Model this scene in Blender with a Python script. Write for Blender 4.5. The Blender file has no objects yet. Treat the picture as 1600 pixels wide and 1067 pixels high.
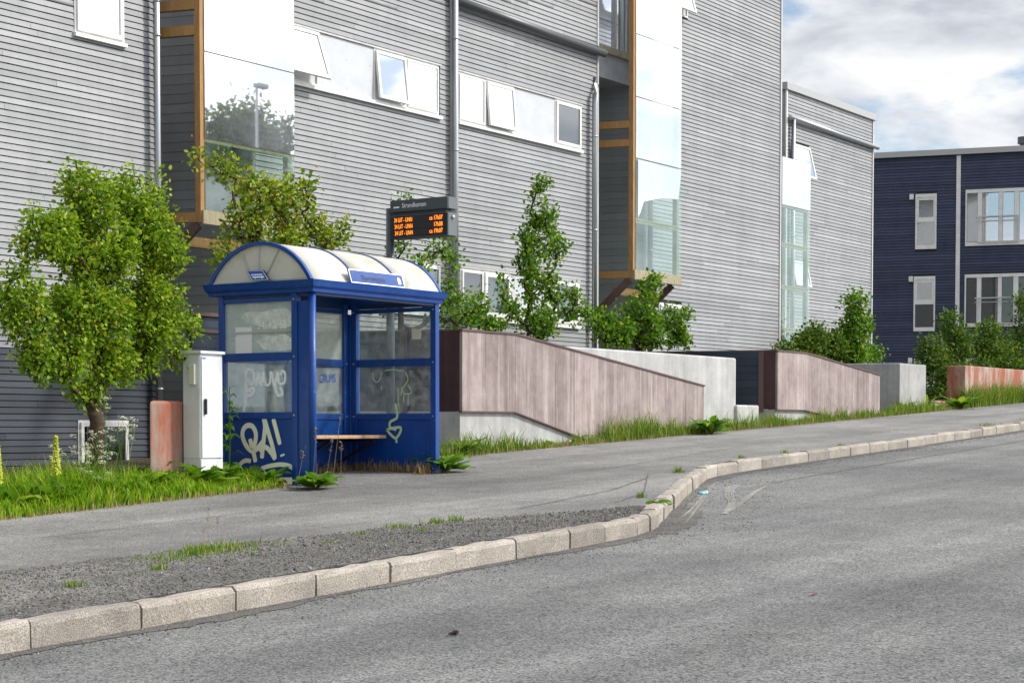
import bpy, math, random
import numpy as np
from mathutils import Vector, Matrix
random.seed(7)
sc = bpy.context.scene
R = math.radians
PI = math.pi
# ---------------------------------------------------------------- camera
EYE = 1.6
FPX, PPY, PITCH = 2850.0, 793.0, R(2.5)
YAW = math.atan(1900 / 2850)
cam = bpy.data.cameras.new('camera')
co = bpy.data.objects.new('camera', cam)
sc.collection.objects.link(co)
co.location = (0, 0, EYE)
co.rotation_euler = (R(90) - PITCH, 0, YAW - R(90))
cam.sensor_width = 36
cam.lens = 36 * FPX / 1600
cam.shift_y = (PPY - 533.5) / 1600
cam.clip_start = .1
cam.clip_end = 3000
sc.camera = co
sc.render.resolution_x, sc.render.resolution_y = 1024, 682
# ---------------------------------------------------------------- world, sun
SUN_EL = R(42)
SUN_H = Vector((.60, -.80, 0)).normalized()
SUN = Vector((SUN_H.x * math.cos(SUN_EL), SUN_H.y * math.cos(SUN_EL), math.sin(SUN_EL)))
w = bpy.data.worlds.new('World')
sc.world = w
w.use_nodes = True
nt = w.node_tree
nt.nodes.clear()
def N(t, typ, **kw):
    n = t.nodes.new(typ)
    for k, v in kw.items():
        setattr(n, k, v)
    return n
out = N(nt, 'ShaderNodeOutputWorld')
sky = N(nt, 'ShaderNodeTexSky', sky_type='NISHITA', sun_disc=False, sun_elevation=SUN_EL)
sky.sun_rotation = math.atan2(SUN.x, SUN.y)
bg1 = N(nt, 'ShaderNodeBackground'); bg1.inputs[1].default_value = .1
nt.links.new(sky.outputs[0], bg1.inputs[0])
tc = N(nt, 'ShaderNodeTexCoord')
mp = N(nt, 'ShaderNodeMapping'); mp.inputs['Scale'].default_value = (3.2, 3.2, 8.5)
mp.inputs['Location'].default_value = (5.3, 2.2, .75)
nt.links.new(tc.outputs['Generated'], mp.inputs[0])
n1 = N(nt, 'ShaderNodeTexNoise'); n1.inputs['Scale'].default_value = 2.1; n1.inputs['Detail'].default_value = 9; n1.inputs['Roughness'].default_value = .56
n2 = N(nt, 'ShaderNodeTexNoise'); n2.inputs['Scale'].default_value = 3.0; n2.inputs['Detail'].default_value = 9; n2.inputs['Roughness'].default_value = .56; n2.inputs['Distortion'].default_value = .3
nt.links.new(mp.outputs[0], n1.inputs[0]); nt.links.new(mp.outputs[0], n2.inputs[0])
cov = N(nt, 'ShaderNodeMapRange', interpolation_type='SMOOTHSTEP'); cov.inputs[1].default_value = .37; cov.inputs[2].default_value = .49
nt.links.new(n1.outputs[0], cov.inputs[0])
tone = N(nt, 'ShaderNodeValToRGB')
cr = tone.color_ramp
cr.elements[0].position = .36; cr.elements[0].color = (.50, .53, .60, 1)
cr.elements[1].position = .62; cr.elements[1].color = (.90, .90, .90, 1)
e = cr.elements.new(.5); e.color = (.72, .74, .78, 1)
nt.links.new(n2.outputs[0], tone.inputs[0])
# thin cloud is brighter towards the sun
dot = N(nt, 'ShaderNodeVectorMath', operation='DOT_PRODUCT'); dot.inputs[1].default_value = SUN
nt.links.new(tc.outputs['Generated'], dot.inputs[0])
glow = N(nt, 'ShaderNodeMapRange', interpolation_type='SMOOTHSTEP'); glow.inputs[1].default_value = .45; glow.inputs[2].default_value = 1.0; glow.inputs[3].default_value = .78; glow.inputs[4].default_value = 2.4
nt.links.new(dot.outputs['Value'], glow.inputs[0])
bg2 = N(nt, 'ShaderNodeBackground')
nt.links.new(tone.outputs[0], bg2.inputs[0]); nt.links.new(glow.outputs[0], bg2.inputs[1])
mx = N(nt, 'ShaderNodeMixShader')
nt.links.new(cov.outputs[0], mx.inputs[0]); nt.links.new(bg1.outputs[0], mx.inputs[1]); nt.links.new(bg2.outputs[0], mx.inputs[2])
nt.links.new(mx.outputs[0], out.inputs[0])
sl = bpy.data.lights.new('sun', 'SUN'); sl.energy = 2.6; sl.angle = R(5); sl.color = (1, .95, .87)
so = bpy.data.objects.new('sun', sl); sc.collection.objects.link(so)
so.rotation_euler = SUN.to_track_quat('Z', 'Y').to_euler()
sc.view_settings.view_transform = 'Standard'; sc.view_settings.look = 'None'
sc.view_settings.exposure = 0.56; sc.view_settings.gamma = 1
sc.cycles.max_bounces = 10; sc.cycles.transparent_max_bounces = 24
# ---------------------------------------------------------------- measured geometry
fwx, fwy, rtx, rty = math.cos(YAW), math.sin(YAW), math.sin(YAW), -math.cos(YAW)
def ray(px, py):
    r, u = (px - 800) / FPX, (PPY - py) / FPX
    a = math.cos(PITCH) + math.sin(PITCH) * u
    return (a * fwx + r * rtx, a * fwy + r * rty, -math.sin(PITCH) + math.cos(PITCH) * u)
def onY(px, py, Y): d = ray(px, py); k = Y / d[1]; return Vector((d[0] * k, Y, EYE + d[2] * k))
def onX(px, py, X): d = ray(px, py); k = X / d[0]; return Vector((X, d[1] * k, EYE + d[2] * k))
def on_line(px, py, P, D):              # vertical plane through P along horizontal D
    d = ray(px, py); nx, ny = -D[1], D[0]
    k = (P[0] * nx + P[1] * ny) / (d[0] * nx + d[1] * ny)
    return Vector((d[0] * k, d[1] * k, EYE + d[2] * k))
def zroad(x, y): return .088 + .04 * min(x, 75) + .03 * max(0, min(y, 12) - 8.0)
def zpave(x, y): return .55 + .04 * (min(x, 75) - 7.8) + .024 * (min(y, 20) - 7.8)
def interp(tab, x):
    if x <= tab[0][0]: return tab[0][1]
    for (a, b), (c, d) in zip(tab, tab[1:]):
        if x <= c: return b + (d - b) * (x - a) / (c - a)
    return tab[-1][1]
# ---------------------------------------------------------------- materials
M = {}
def mat(name, col=(.5, .5, .5), rough=.7, metal=0, spec=.5):
    m = bpy.data.materials.new(name); m.use_nodes = True
    b = m.node_tree.nodes['Principled BSDF']
    b.inputs['Base Color'].default_value = (*col, 1); b.inputs['Roughness'].default_value = rough
    b.inputs['Metallic'].default_value = metal; b.inputs['Specular IOR Level'].default_value = spec
    M[name] = m
    return m, m.node_tree, b
def noise(t, scale, detail=4, rough=.55, src=None, stretch=None, coord='pos'):
    n = N(t, 'ShaderNodeTexNoise'); n.inputs['Scale'].default_value = scale; n.inputs['Detail'].default_value = detail; n.inputs['Roughness'].default_value = rough
    if coord == 'pos':
        s = N(t, 'ShaderNodeNewGeometry').outputs['Position']
    else:
        s = N(t, 'ShaderNodeTexCoord').outputs['Object']
    if stretch:
        mp = N(t, 'ShaderNodeMapping'); mp.inputs['Scale'].default_value = stretch
        t.links.new(s, mp.inputs[0]); s = mp.outputs[0]
    t.links.new(s, n.inputs[0])
    return n.outputs[0]
def ramp(t, fac, stops):
    r = N(t, 'ShaderNodeValToRGB'); c = r.color_ramp
    while len(c.elements) < len(stops): c.elements.new(.5)
    for e, (p, col) in zip(c.elements, stops):
        e.position = p; e.color = (*col, 1)
    t.links.new(fac, r.inputs[0])
    return r.outputs[0]
def mixc(t, fac, a, b, mode='MIX'):
    m = N(t, 'ShaderNodeMix', data_type='RGBA', blend_type=mode)
    for i, v in ((0, fac), (6, a), (7, b)):
        if hasattr(v, 'is_linked') or isinstance(v, bpy.types.NodeSocket): t.links.new(v, m.inputs[i])
        elif i == 0: m.inputs[0].default_value = v
        else: m.inputs[i].default_value = (*v, 1)
    return m.outputs[2]
def math_(t, op, a, b=0.0, clamp=False):
    m = N(t, 'ShaderNodeMath', operation=op); m.use_clamp = clamp
    for i, v in ((0, a), (1, b)):
        if isinstance(v, bpy.types.NodeSocket): t.links.new(v, m.inputs[i])
        else: m.inputs[i].default_value = v
    return m.outputs[0]
def rng(t, v, a, b, c=0, d=1):
    m = N(t, 'ShaderNodeMapRange'); t.links.new(v, m.inputs[0])
    for i, x in zip((1, 2, 3, 4), (a, b, c, d)): m.inputs[i].default_value = x
    return m.outputs[0]
def bump(t, b, h, strength=.3, dist=.01):
    n = N(t, 'ShaderNodeBump'); n.inputs['Strength'].default_value = strength; n.inputs['Distance'].default_value = dist
    t.links.new(h, n.inputs['Height']); t.links.new(n.outputs[0], b.inputs['Normal'])
def rnd(t):
    """random value of an object and of a loose piece in its mesh"""
    o = N(t, 'ShaderNodeObjectInfo').outputs['Random']; i = N(t, 'ShaderNodeNewGeometry').outputs['Random Per Island']
    return math_(t, 'FRACT', math_(t, 'ADD', o, i))

def asphalt(name, dark, light, scale=75, patch=.35, warm=None):
    m, t, b = mat(name, rough=.9, spec=.25)
    v = N(t, 'ShaderNodeTexVoronoi'); v.inputs['Scale'].default_value = scale
    t.links.new(N(t, 'ShaderNodeNewGeometry').outputs['Position'], v.inputs[0])
    bw = N(t, 'ShaderNodeRGBToBW'); t.links.new(v.outputs['Color'], bw.inputs[0])
    fine = ramp(t, bw.outputs[0], [(.12, tuple(c * .7 for c in dark)), (.5, light), (.88, tuple(min(1, c * 1.6) for c in light))])
    v2 = N(t, 'ShaderNodeTexVoronoi'); v2.inputs['Scale'].default_value = scale * .55
    t.links.new(N(t, 'ShaderNodeNewGeometry').outputs['Position'], v2.inputs[0])
    sp_ = N(t, 'ShaderNodeSeparateColor'); t.links.new(v2.outputs['Color'], sp_.inputs[0])
    chip = math_(t, 'MULTIPLY', rng(t, sp_.outputs[0], .84, .9), rng(t, v2.outputs['Distance'], .3, .2))
    fine = mixc(t, chip, fine, tuple(min(1, c * 1.9) for c in light))
    big = noise(t, .45, 5, .6)
    mid = noise(t, 3.0, 6, .65)
    st = noise(t, .9, 4, .6, stretch=(.12, 1.6, 1))
    c = mixc(t, 1.0, fine, ramp(t, big, [(.3, (.74,) * 3), (.7, (1.22, 1.21, 1.18))]), 'MULTIPLY')
    c = mixc(t, patch, c, ramp(t, mid, [(.3, (.55,) * 3), (.65, (1.3, 1.29, 1.26))]), 'MULTIPLY')
    c = mixc(t, .6, c, ramp(t, st, [(.35, (.75,) * 3), (.65, (1.2,) * 3)]), 'MULTIPLY')
    c = mixc(t, .7, c, ramp(t, noise(t, 1, 3, .5, stretch=(.03, .9, 1)), [(.35, (.78,) * 3), (.62, (1.14,) * 3)]), 'MULTIPLY')
    if warm: c = mixc(t, .6, c, warm, 'MULTIPLY')
    t.links.new(c, b.inputs['Base Color'])
    hh = math_(t, 'ADD', v.outputs['Distance'], math_(t, 'MULTIPLY', noise(t, 160, 3), .6))
    bump(t, b, hh, .55, .006)
asphalt('road_asphalt', (.07, .071, .072), (.165, .166, .165), 84, .25)
asphalt('pavement_asphalt', (.12, .119, .117), (.20, .197, .192), 110, .35)
asphalt('gravel_ground', (.06, .058, .056), (.15, .145, .138), 75, .5)
asphalt('grit_dirt', (.05, .048, .045), (.13, .125, .118), 130, .5)
mat('seam', (.085, .083, .08), .9)
asphalt('dry_mud', (.2, .19, .175), (.30, .29, .27), 150, .3)

m, t, b = mat('soil', rough=.95, spec=.1)
t.links.new(ramp(t, noise(t, 9, 6, .7), [(.3, (.035, .028, .018)), (.7, (.10, .085, .055))]), b.inputs['Base Color']); bump(t, b, noise(t, 30, 6), .8, .03)
m, t, b = mat('far_ground', rough=.95, spec=.1)
t.links.new(ramp(t, noise(t, .6, 6, .7), [(.3, (.04, .06, .02)), (.7, (.12, .13, .06))]), b.inputs['Base Color'])

m, t, b = mat('pebble', rough=.9, spec=.2)
t.links.new(ramp(t, rnd(t), [(0, (.06, .058, .056)), (.6, (.14, .135, .13)), (.9, (.20, .175, .16)), (1, (.36, .35, .34))]), b.inputs['Base Color'])

m, t, b = mat('kerb_granite', rough=.85, spec=.25)
v = noise(t, 120, 3, .7)
c = ramp(t, v, [(.3, (.13, .12, .11)), (.5, (.35, .325, .295)), (.72, (.60, .565, .52))])
c = mixc(t, .75, c, ramp(t, noise(t, 2.3, 5, .65), [(.3, (.62, .59, .56)), (.7, (1.2, 1.17, 1.13))]), 'MULTIPLY')
c = mixc(t, .6, c, ramp(t, rnd(t), [(0, (.68, .67, .66)), (.5, (.95, .92, .88)), (1, (1.22, 1.2, 1.17))]), 'MULTIPLY')
c = mixc(t, ramp(t, noise(t, 5, 4, .7, stretch=(1, 1, 4)), [(.58, (0,) * 3), (.75, (.5,) * 3)]), c, (.36, .22, .13))
t.links.new(c, b.inputs['Base Color']); bump(t, b, noise(t, 60, 5, .7), .7, .012)

def boards(name, cols, rough=.5, dirt=.32):
    m, t, b = mat(name, rough=rough, spec=.45)
    c = ramp(t, rnd(t), cols)
    g = noise(t, 1.0, 6, .7, stretch=(1.6, 1.6, 60))
    c = mixc(t, dirt, c, ramp(t, g, [(.3, (.72, .73, .75)), (.7, (1.18, 1.18, 1.17))]), 'MULTIPLY')
    c = mixc(t, .4, c, ramp(t, noise(t, 1.1, 5, .65), [(.32, (.74, .75, .78)), (.66, (1.14, 1.13, 1.12))]), 'MULTIPLY')
    t.links.new(c, b.inputs['Base Color'])
    c = mixc(t, .3, c, ramp(t, noise(t, 1, 5, .7, stretch=(5, 5, .25)), [(.34, (.76, .77, .79)), (.6, (1.08,) * 3)]), 'MULTIPLY')
    t.links.new(c, b.inputs['Base Color'])
    t.links.new(rng(t, noise(t, 3, 4), .3, .7, rough - .12, rough + .15), b.inputs['Roughness'])
    bump(t, b, g, .25, .004)
G = lambda v, k=1.0: (v * .985, v, v * 1.02 * k)
boards('grey_board', [(0, G(.265)), (.3, G(.30)), (.85, G(.325)), (1, G(.365))])
boards('mid_board', [(0, G(.16, 1.1)), (.5, G(.22, 1.1)), (1, G(.3, 1.06))], .45)
boards('slate_board', [(0, (.018, .022, .031)), (.5, (.026, .031, .042)), (1, (.04, .046, .06))], .42)  # dark tone for boards that mirror little sky, put into the colour
boards('side_board_paint', [(0, G(.33)), (.5, G(.36)), (1, G(.39))], .55)
boards('navy_board', [(0, (.012, .024, .042)), (.5, (.016, .030, .052)), (1, (.022, .040, .066))], .5)
boards('blue_board', [(0, (.022, .031, .070)), (.5, (.030, .040, .088)), (1, (.040, .052, .112))], .5)
mat('backing', (.03, .03, .032), .9)
mat('core_grey', (.34, .345, .35), .8)
mat('roof_metal', (.42, .42, .42), .5, .3)
mat('gutter_metal', (.42, .44, .46), .38, .85)
mat('dark_gutter', (.10, .105, .11), .45, .5)
m, t, b = mat('white_paint', rough=.45)
t.links.new(ramp(t, noise(t, 4, 5, .7), [(.3, (.66, .65, .62)), (.6, (.80, .79, .77))]), b.inputs['Base Color'])
m, t, b = mat('trim_grey', rough=.5)
t.links.new(ramp(t, noise(t, 6, 5, .7, stretch=(1, 1, .2)), [(.3, (.45, .44, .43)), (.7, (.62, .61, .6))]), b.inputs['Base Color'])
m, t, b = mat('fibre_panel', rough=.6)
t.links.new(ramp(t, noise(t, 2.5, 6, .7), [(.3, (.50, .52, .55)), (.7, (.60, .615, .64))]), b.inputs['Base Color'])
m, t, b = mat('frame_metal', (.55, .56, .57), .4, .6)
mat('black_plastic', (.015, .015, .017), .5)
mat('steel_bolt', (.3, .3, .3), .4, .8)

def wood(name, a, c_, rough=.6):
    m, t, b = mat(name, rough=rough)
    c = ramp(t, noise(t, 3, 6, .7, stretch=(9, 9, 1.2)), [(.3, a), (.7, c_)])
    c = mixc(t, ramp(t, noise(t, 14, 3, .5), [(.66, (0,) * 3), (.72, (.7,) * 3)]), c, tuple(x * .35 for x in a))
    t.links.new(c, b.inputs['Base Color']); bump(t, b, noise(t, 5, 6, .7, stretch=(9, 9, 1.5)), .2, .004)
wood('orange_wood', (.27, .135, .04), (.43, .235, .08))
wood('old_wood', (.24, .20, .11), (.42, .37, .24))
wood('bench_wood', (.38, .22, .12), (.58, .37, .22))
wood('brown_steel', (.075, .036, .028), (.13, .07, .055))

def concrete(name, lo, hi, streak=.5, tint=None, streaks=False):
    m, t, b = mat(name, rough=.85, spec=.25)
    c = ramp(t, noise(t, 2.2, 7, .68), [(.28, lo), (.7, hi)])
    s = noise(t, 1.6, 6, .7, stretch=(5, 5, .22))
    c = mixc(t, streak, c, ramp(t, s, [(.3, (.62, .61, .6)), (.55, (1, 1, 1)), (.75, (1.25, 1.24, 1.22))]), 'MULTIPLY')
    c = mixc(t, .5, c, ramp(t, rnd(t), [(0, (.66, .65, .65)), (1, (1.3, 1.3, 1.3))]), 'MULTIPLY')
    if streaks:
        c = mixc(t, ramp(t, noise(t, 1, 6, .75, stretch=(9, 9, .35)), [(.52, (0,) * 3), (.66, (.55,) * 3)]), c, (.56, .50, .48))
        c = mixc(t, ramp(t, noise(t, 1.7, 7, .75, stretch=(2, 2, 1)), [(.56, (0,) * 3), (.72, (.5,) * 3)]), c, (.16, .12, .12))
    if tint:
        c = mixc(t, ramp(t, noise(t, .9, 7, .72, stretch=(2.2, 2.2, .7)), [(.40, (0,) * 3), (.58, (.92,) * 3)]), c, tint)
    c = mixc(t, ramp(t, noise(t, 38, 2, .5), [(.66, (0,) * 3), (.75, (.5,) * 3)]), c, tuple(x * .5 for x in lo))
    t.links.new(c, b.inputs['Base Color']); bump(t, b, noise(t, 22, 7, .7), .3, .012)
concrete('pale_concrete', (.34, .34, .335), (.52, .52, .51))
concrete('purple_panel', (.235, .182, .175), (.41, .345, .325), .9, streaks=True)
concrete('dark_purple_panel', (.055, .028, .030), (.085, .046, .048), .6)
concrete('red_concrete', (.30, .25, .21), (.46, .40, .35), .8, (.33, .095, .05))
mat('cap_metal', (.115, .066, .060), .55, .1)

m, t, b = mat('shelter_blue', rough=.38)
c = ramp(t, noise(t, 1.8, 6, .65), [(.3, (.003, .045, .23)), (.7, (.004, .066, .32))])
c = mixc(t, ramp(t, noise(t, 26, 5, .7), [(.665, (0,) * 3), (.72, (.8,) * 3)]), c, (.45, .5, .58))
c = mixc(t, ramp(t, noise(t, 2.2, 6, .7, stretch=(4, 4, .35)), [(.55, (0,) * 3), (.8, (.45,) * 3)]), c, (.10, .13, .19))
t.links.new(c, b.inputs['Base Color'])
t.links.new(rng(t, noise(t, 5, 5), .3, .7, .28, .5), b.inputs['Roughness'])
mat('shelter_blue_dark', (.004, .03, .13), .4)
m, t, b = mat('roof_sheet', rough=.35)
c = ramp(t, noise(t, 2.5, 7, .7), [(.25, (.58, .53, .42)), (.5, (.80, .78, .70)), (.75, (.86, .85, .80))])
c = mixc(t, ramp(t, noise(t, 1.2, 5, .7), [(.55, (0,) * 3), (.75, (.45,) * 3)]), c, (.52, .42, .26))
t.links.new(c, b.inputs['Base Color'])
tr = N(t, 'ShaderNodeBsdfTranslucent'); tr.inputs[0].default_value = (.8, .76, .62, 1)
ms = N(t, 'ShaderNodeMixShader'); ms.inputs[0].default_value = .3
t.links.new(b.outputs[0], ms.inputs[1]); t.links.new(tr.outputs[0], ms.inputs[2]); t.links.new(ms.outputs[0], t.nodes['Material Output'].inputs[0])

def glass(name, mirror=.0, haze=.0, hazecol=(.7, .74, .72), tint=(.93, .97, .95), hscale=4, rough=.02, grime=0.0):
    """a pane: clear tinted glass, fresnel plus coating reflection, and a film of dirt"""
    m, t, b = mat(name)
    t.nodes.remove(b)
    tp = N(t, 'ShaderNodeBsdfTransparent'); tp.inputs[0].default_value = (*tint, 1)
    gl = N(t, 'ShaderNodeBsdfGlossy'); gl.inputs['Roughness'].default_value = rough; gl.inputs[0].default_value = (.97, .98, 1, 1)
    fr = N(t, 'ShaderNodeFresnel'); t.links.new(math_(t, 'SUBTRACT', 1.5, math_(t, 'MULTIPLY', N(t, 'ShaderNodeNewGeometry').outputs['Backfacing'], .8333)), fr.inputs[0])
    f = math_(t, 'ADD', fr.outputs[0], mirror, True)
    a = N(t, 'ShaderNodeMixShader'); t.links.new(f, a.inputs[0]); t.links.new(tp.outputs[0], a.inputs[1]); t.links.new(gl.outputs[0], a.inputs[2])
    o = a.outputs[0]
    if haze or grime:
        df = N(t, 'ShaderNodeBsdfDiffuse'); df.inputs[0].default_value = (*hazecol, 1)
        h = rng(t, noise(t, hscale, 7, .7), .35, .7, max(0, haze - grime), min(1, haze + grime))
        c = N(t, 'ShaderNodeMixShader'); t.links.new(h, c.inputs[0]); t.links.new(o, c.inputs[1]); t.links.new(df.outputs[0], c.inputs[2]); o = c.outputs[0]
    t.links.new(o, t.nodes['Material Output'].inputs[0])
glass('pane_clear', .02, .05, (.55, .65, .6), (.80, .90, .86), 2, grime=.05)
glass('pane_film', .74, .10, (.85, .9, .95), (.9, .95, 1), 1.2, .015, grime=.06)
glass('pane_film_thin', .30, .42, (.80, .86, .92), (.9, .95, 1), .8, .03, grime=.1)
glass('window_glass', .68, .0, tint=(.75, .78, .8))
glass('dark_window_glass', .07, .0, tint=(.55, .6, .62))
glass('shelter_frosted', .03, .60, (.56, .63, .60), hscale=5, grime=.2)
glass('shelter_grimy', .03, .15, (.55, .6, .6), hscale=7, grime=.17)
glass('smear', .0, .66, (.88, .91, .86), hscale=12, grime=.3)
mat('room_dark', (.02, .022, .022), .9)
mat('curtain', (.62, .63, .62), .9)
m, t, b = mat('blind', rough=.7)
mat('blind_dark', (.04, .07, .068), .6)
mat('blind_slat', (.12, .09, .08), .6)
mat('beige_blind', (.45, .34, .25), .8)
M['blind'].node_tree.nodes['Principled BSDF'].inputs['Base Color'].default_value = (.5, .5, .48, 1)
m, t, b = mat('cabinet_paint', rough=.45)
t.links.new(mixc(t, ramp(t, noise(t, 3, 6, .7, stretch=(1, 1, .5)), [(.5, (0,) * 3), (.8, (.6,) * 3)]), (.72, .74, .75), (.5, .5, .48)), b.inputs['Base Color'])
mat('cream_plastic', (.72, .70, .60), .5)
mat('paper', (.82, .82, .82), .8)
mat('white_print', (.9, .91, .91), .6)
mat('blue_print', (.02, .10, .55), .5)
mat('navy_print', (.008, .016, .05), .5)
mat('lime_print', (.55, .72, .42), .6)
mat('cream_print', (.88, .88, .66), .55)
mat('sign_grey', (.055, .065, .075), .45)
mat('sign_grey_light', (.13, .145, .15), .45)
mat('screen', (.006, .006, .008), .15)
m, t, b = mat('led'); b.inputs['Base Color'].default_value = (.1, .03, 0, 1); b.inputs['Emission Color'].default_value = (1, .22, .01, 1); b.inputs['Emission Strength'].default_value = 2.2
mat('lamp_steel', (.45, .46, .47), .4, .7)
mat('wrapper_blue', (.10, .42, .55), .4)
mat('rust_leaf', (.22, .06, .02), .8)
mat('orange_cap', (.75, .12, .02), .5)

def leafmat(name, cols, trans=.3, rough=.5):
    m, t, b = mat(name, rough=rough, spec=.12)
    r = N(t, 'ShaderNodeNewGeometry').outputs['Random Per Island']
    c = ramp(t, r, cols)
    t.links.new(c, b.inputs['Base Color'])
    tr = N(t, 'ShaderNodeBsdfTranslucent'); t.links.new(mixc(t, 1, c, (1.5, 1.5, .7), 'MULTIPLY'), tr.inputs[0])
    ms = N(t, 'ShaderNodeMixShader'); ms.inputs[0].default_value = trans
    t.links.new(b.outputs[0], ms.inputs[1]); t.links.new(tr.outputs[0], ms.inputs[2]); t.links.new(ms.outputs[0], t.nodes['Material Output'].inputs[0])
leafmat('leaf_bright', [(0, (.065, .15, .012)), (.35, (.145, .26, .018)), (.8, (.265, .38, .024)), (.98, (.40, .46, .035)), (1, (.42, .2, .04))])
leafmat('leaf_tinted', [(0, (.06, .12, .012)), (.4, (.15, .24, .02)), (.8, (.29, .37, .03)), (.95, (.42, .38, .05)), (1, (.44, .19, .06))])
leafmat('leaf_green', [(0, (.035, .095, .010)), (.5, (.09, .20, .016)), (.9, (.19, .33, .025)), (1, (.30, .38, .04))])
leafmat('leaf_dark', [(0, (.026, .066, .010)), (.5, (.06, .13, .016)), (.9, (.14, .22, .026)), (1, (.26, .27, .04))])
leafmat('grass', [(0, (.05, .13, .008)), (.3, (.13, .28, .012)), (.7, (.27, .45, .02)), (.92, (.42, .50, .04)), (1, (.52, .45, .2))], .35, .5)
leafmat('grass_dry', [(0, (.06, .135, .016)), (.5, (.125, .23, .026)), (.8, (.22, .30, .05)), (.93, (.38, .35, .14)), (1, (.46, .38, .2))], .35, .6)
leafmat('straw', [(0, (.22, .15, .07)), (1, (.42, .32, .17))], .25, .7)
leafmat('weed_leaf', [(0, (.07, .16, .016)), (.6, (.125, .26, .024)), (1, (.25, .36, .04))], .35, .45)
leafmat('flower_white', [(0, (.65, .66, .55)), (1, (.82, .82, .74))], .3, .7)
leafmat('spike_green', [(0, (.30, .36, .03)), (1, (.52, .52, .06))], .3, .6)
m, t, b = mat('bark', rough=.9, spec=.1)
t.links.new(ramp(t, noise(t, 9, 6, .7, stretch=(1, 1, 3)), [(.3, (.03, .022, .016)), (.55, (.085, .062, .045)), (.75, (.22, .14, .10))]), b.inputs['Base Color']); bump(t, b, noise(t, 25, 5), .6, .01)
m, t, b = mat('bark_dark', rough=.9, spec=.1)
t.links.new(ramp(t, noise(t, 9, 6, .7), [(.3, (.02, .015, .012)), (.7, (.06, .045, .035))]), b.inputs['Base Color'])

# ---------------------------------------------------------------- mesh helpers
C = sc.collection
class MB:
    def __init__(s): s.v = []; s.f = []
    def poly(s, pts): n = len(s.v); s.v += [tuple(p) for p in pts]; s.f.append(tuple(range(n, n + len(pts)))); return s
    def box(s, a, b):
        (x0, y0, z0), (x1, y1, z1) = a, b; n = len(s.v)
        s.v += [(x, y, z) for z in (z0, z1) for x, y in ((x0, y0), (x1, y0), (x1, y1), (x0, y1))]
        s.f += [tuple(n + i for i in q) for q in ((0, 3, 2, 1), (4, 5, 6, 7), (0, 1, 5, 4), (1, 2, 6, 5), (2, 3, 7, 6), (3, 0, 4, 7))]
        return s
    def obox(s, o, ax, ay, az):                      # box from a corner and three edge vectors
        o, ax, ay, az = map(Vector, (o, ax, ay, az)); n = len(s.v)
        s.v += [tuple(o + k * az + p) for k in (0, 1) for p in (Vector(), ax, ax + ay, ay)]
        s.f += [tuple(n + i for i in q) for q in ((0, 3, 2, 1), (4, 5, 6, 7), (0, 1, 5, 4), (1, 2, 6, 5), (2, 3, 7, 6), (3, 0, 4, 7))]
        return s
    def bar(s, p, q, w_, h=None, up=(0, 0, 1)):
        p, q = Vector(p), Vector(q); d = (q - p).normalized(); u = Vector(up)
        if abs(d.dot(u)) > .98: u = Vector((0, 1, 0))
        r = d.cross(u).normalized(); u = r.cross(d); h = h or w_
        return s.obox(p - r * w_ / 2 - u * h / 2, q - p, r * w_, u * h)
    def tube(s, pts, rad, n=8, cap=True):
        pts = [Vector(p) for p in pts]; rr = rad if isinstance(rad, (list, tuple)) else [rad] * len(pts); b0 = len(s.v)
        for i, p in enumerate(pts):
            d = (pts[min(i + 1, len(pts) - 1)] - pts[max(i - 1, 0)]).normalized()
            u = Vector((0, 0, 1)) if abs(d.z) < .9 else Vector((1, 0, 0))
            a = d.cross(u).normalized(); c = a.cross(d)
            for k in range(n):
                an = 2 * PI * k / n
                s.v.append(tuple(p + (a * math.cos(an) + c * math.sin(an)) * rr[i]))
        for i in range(len(pts) - 1):
            for k in range(n):
                a = b0 + i * n + k; c = b0 + i * n + (k + 1) % n
                s.f.append((a, c, c + n, a + n))
        if cap:
            s.f.append(tuple(b0 + k for k in range(n))[::-1]); s.f.append(tuple(b0 + (len(pts) - 1) * n + k for k in range(n)))
        return s
    def prism(s, pts, d):                            # polygon pushed along d
        d = Vector(d); n = len(s.v); k = len(pts)
        s.v += [tuple(p) for p in pts] + [tuple(Vector(p) + d) for p in pts]
        s.f.append(tuple(range(n, n + k))[::-1]); s.f.append(tuple(range(n + k, n + 2 * k)))
        for i in range(k): j = (i + 1) % k; s.f.append((n + i, n + j, n + k + j, n + k + i))
        return s
    def mesh(s, name, m=None, smooth=False):
        me = bpy.data.meshes.new(name); me.from_pydata(s.v, [], s.f); me.update()
        import bmesh
        bm = bmesh.new(); bm.from_mesh(me); bmesh.ops.recalc_face_normals(bm, faces=bm.faces); bm.to_mesh(me); bm.free()
        if m: me.materials.append(M[m])
        if smooth: me.shade_smooth()
        return me
    def build(s, name, m, parent=None, smooth=False, bevel=0):
        return link(name, s.mesh(name, m, smooth), parent, bevel)
def link(name, me, parent=None, bevel=0):
    o = bpy.data.objects.new(name, me); C.objects.link(o)
    if parent:
        o.parent = parent
        q = parent; off = Vector()
        while q: off += q.location; q = q.parent
        o.location = -off
    if bevel:
        md = o.modifiers.new('bevel', 'BEVEL'); md.width = bevel; md.segments = 2; md.limit_method = 'ANGLE'
    return o
def tag(o, label=None, cat=None, group=None, kind=None):
    if label: o['label'] = label
    if cat: o['category'] = cat
    if group: o['group'] = group
    if kind: o['kind'] = kind
    return o
def empty(name, loc, label, cat, group=None):
    o = bpy.data.objects.new(name, None); o.empty_display_size = .2; C.objects.link(o); o.location = loc
    return tag(o, label, cat, group)
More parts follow.
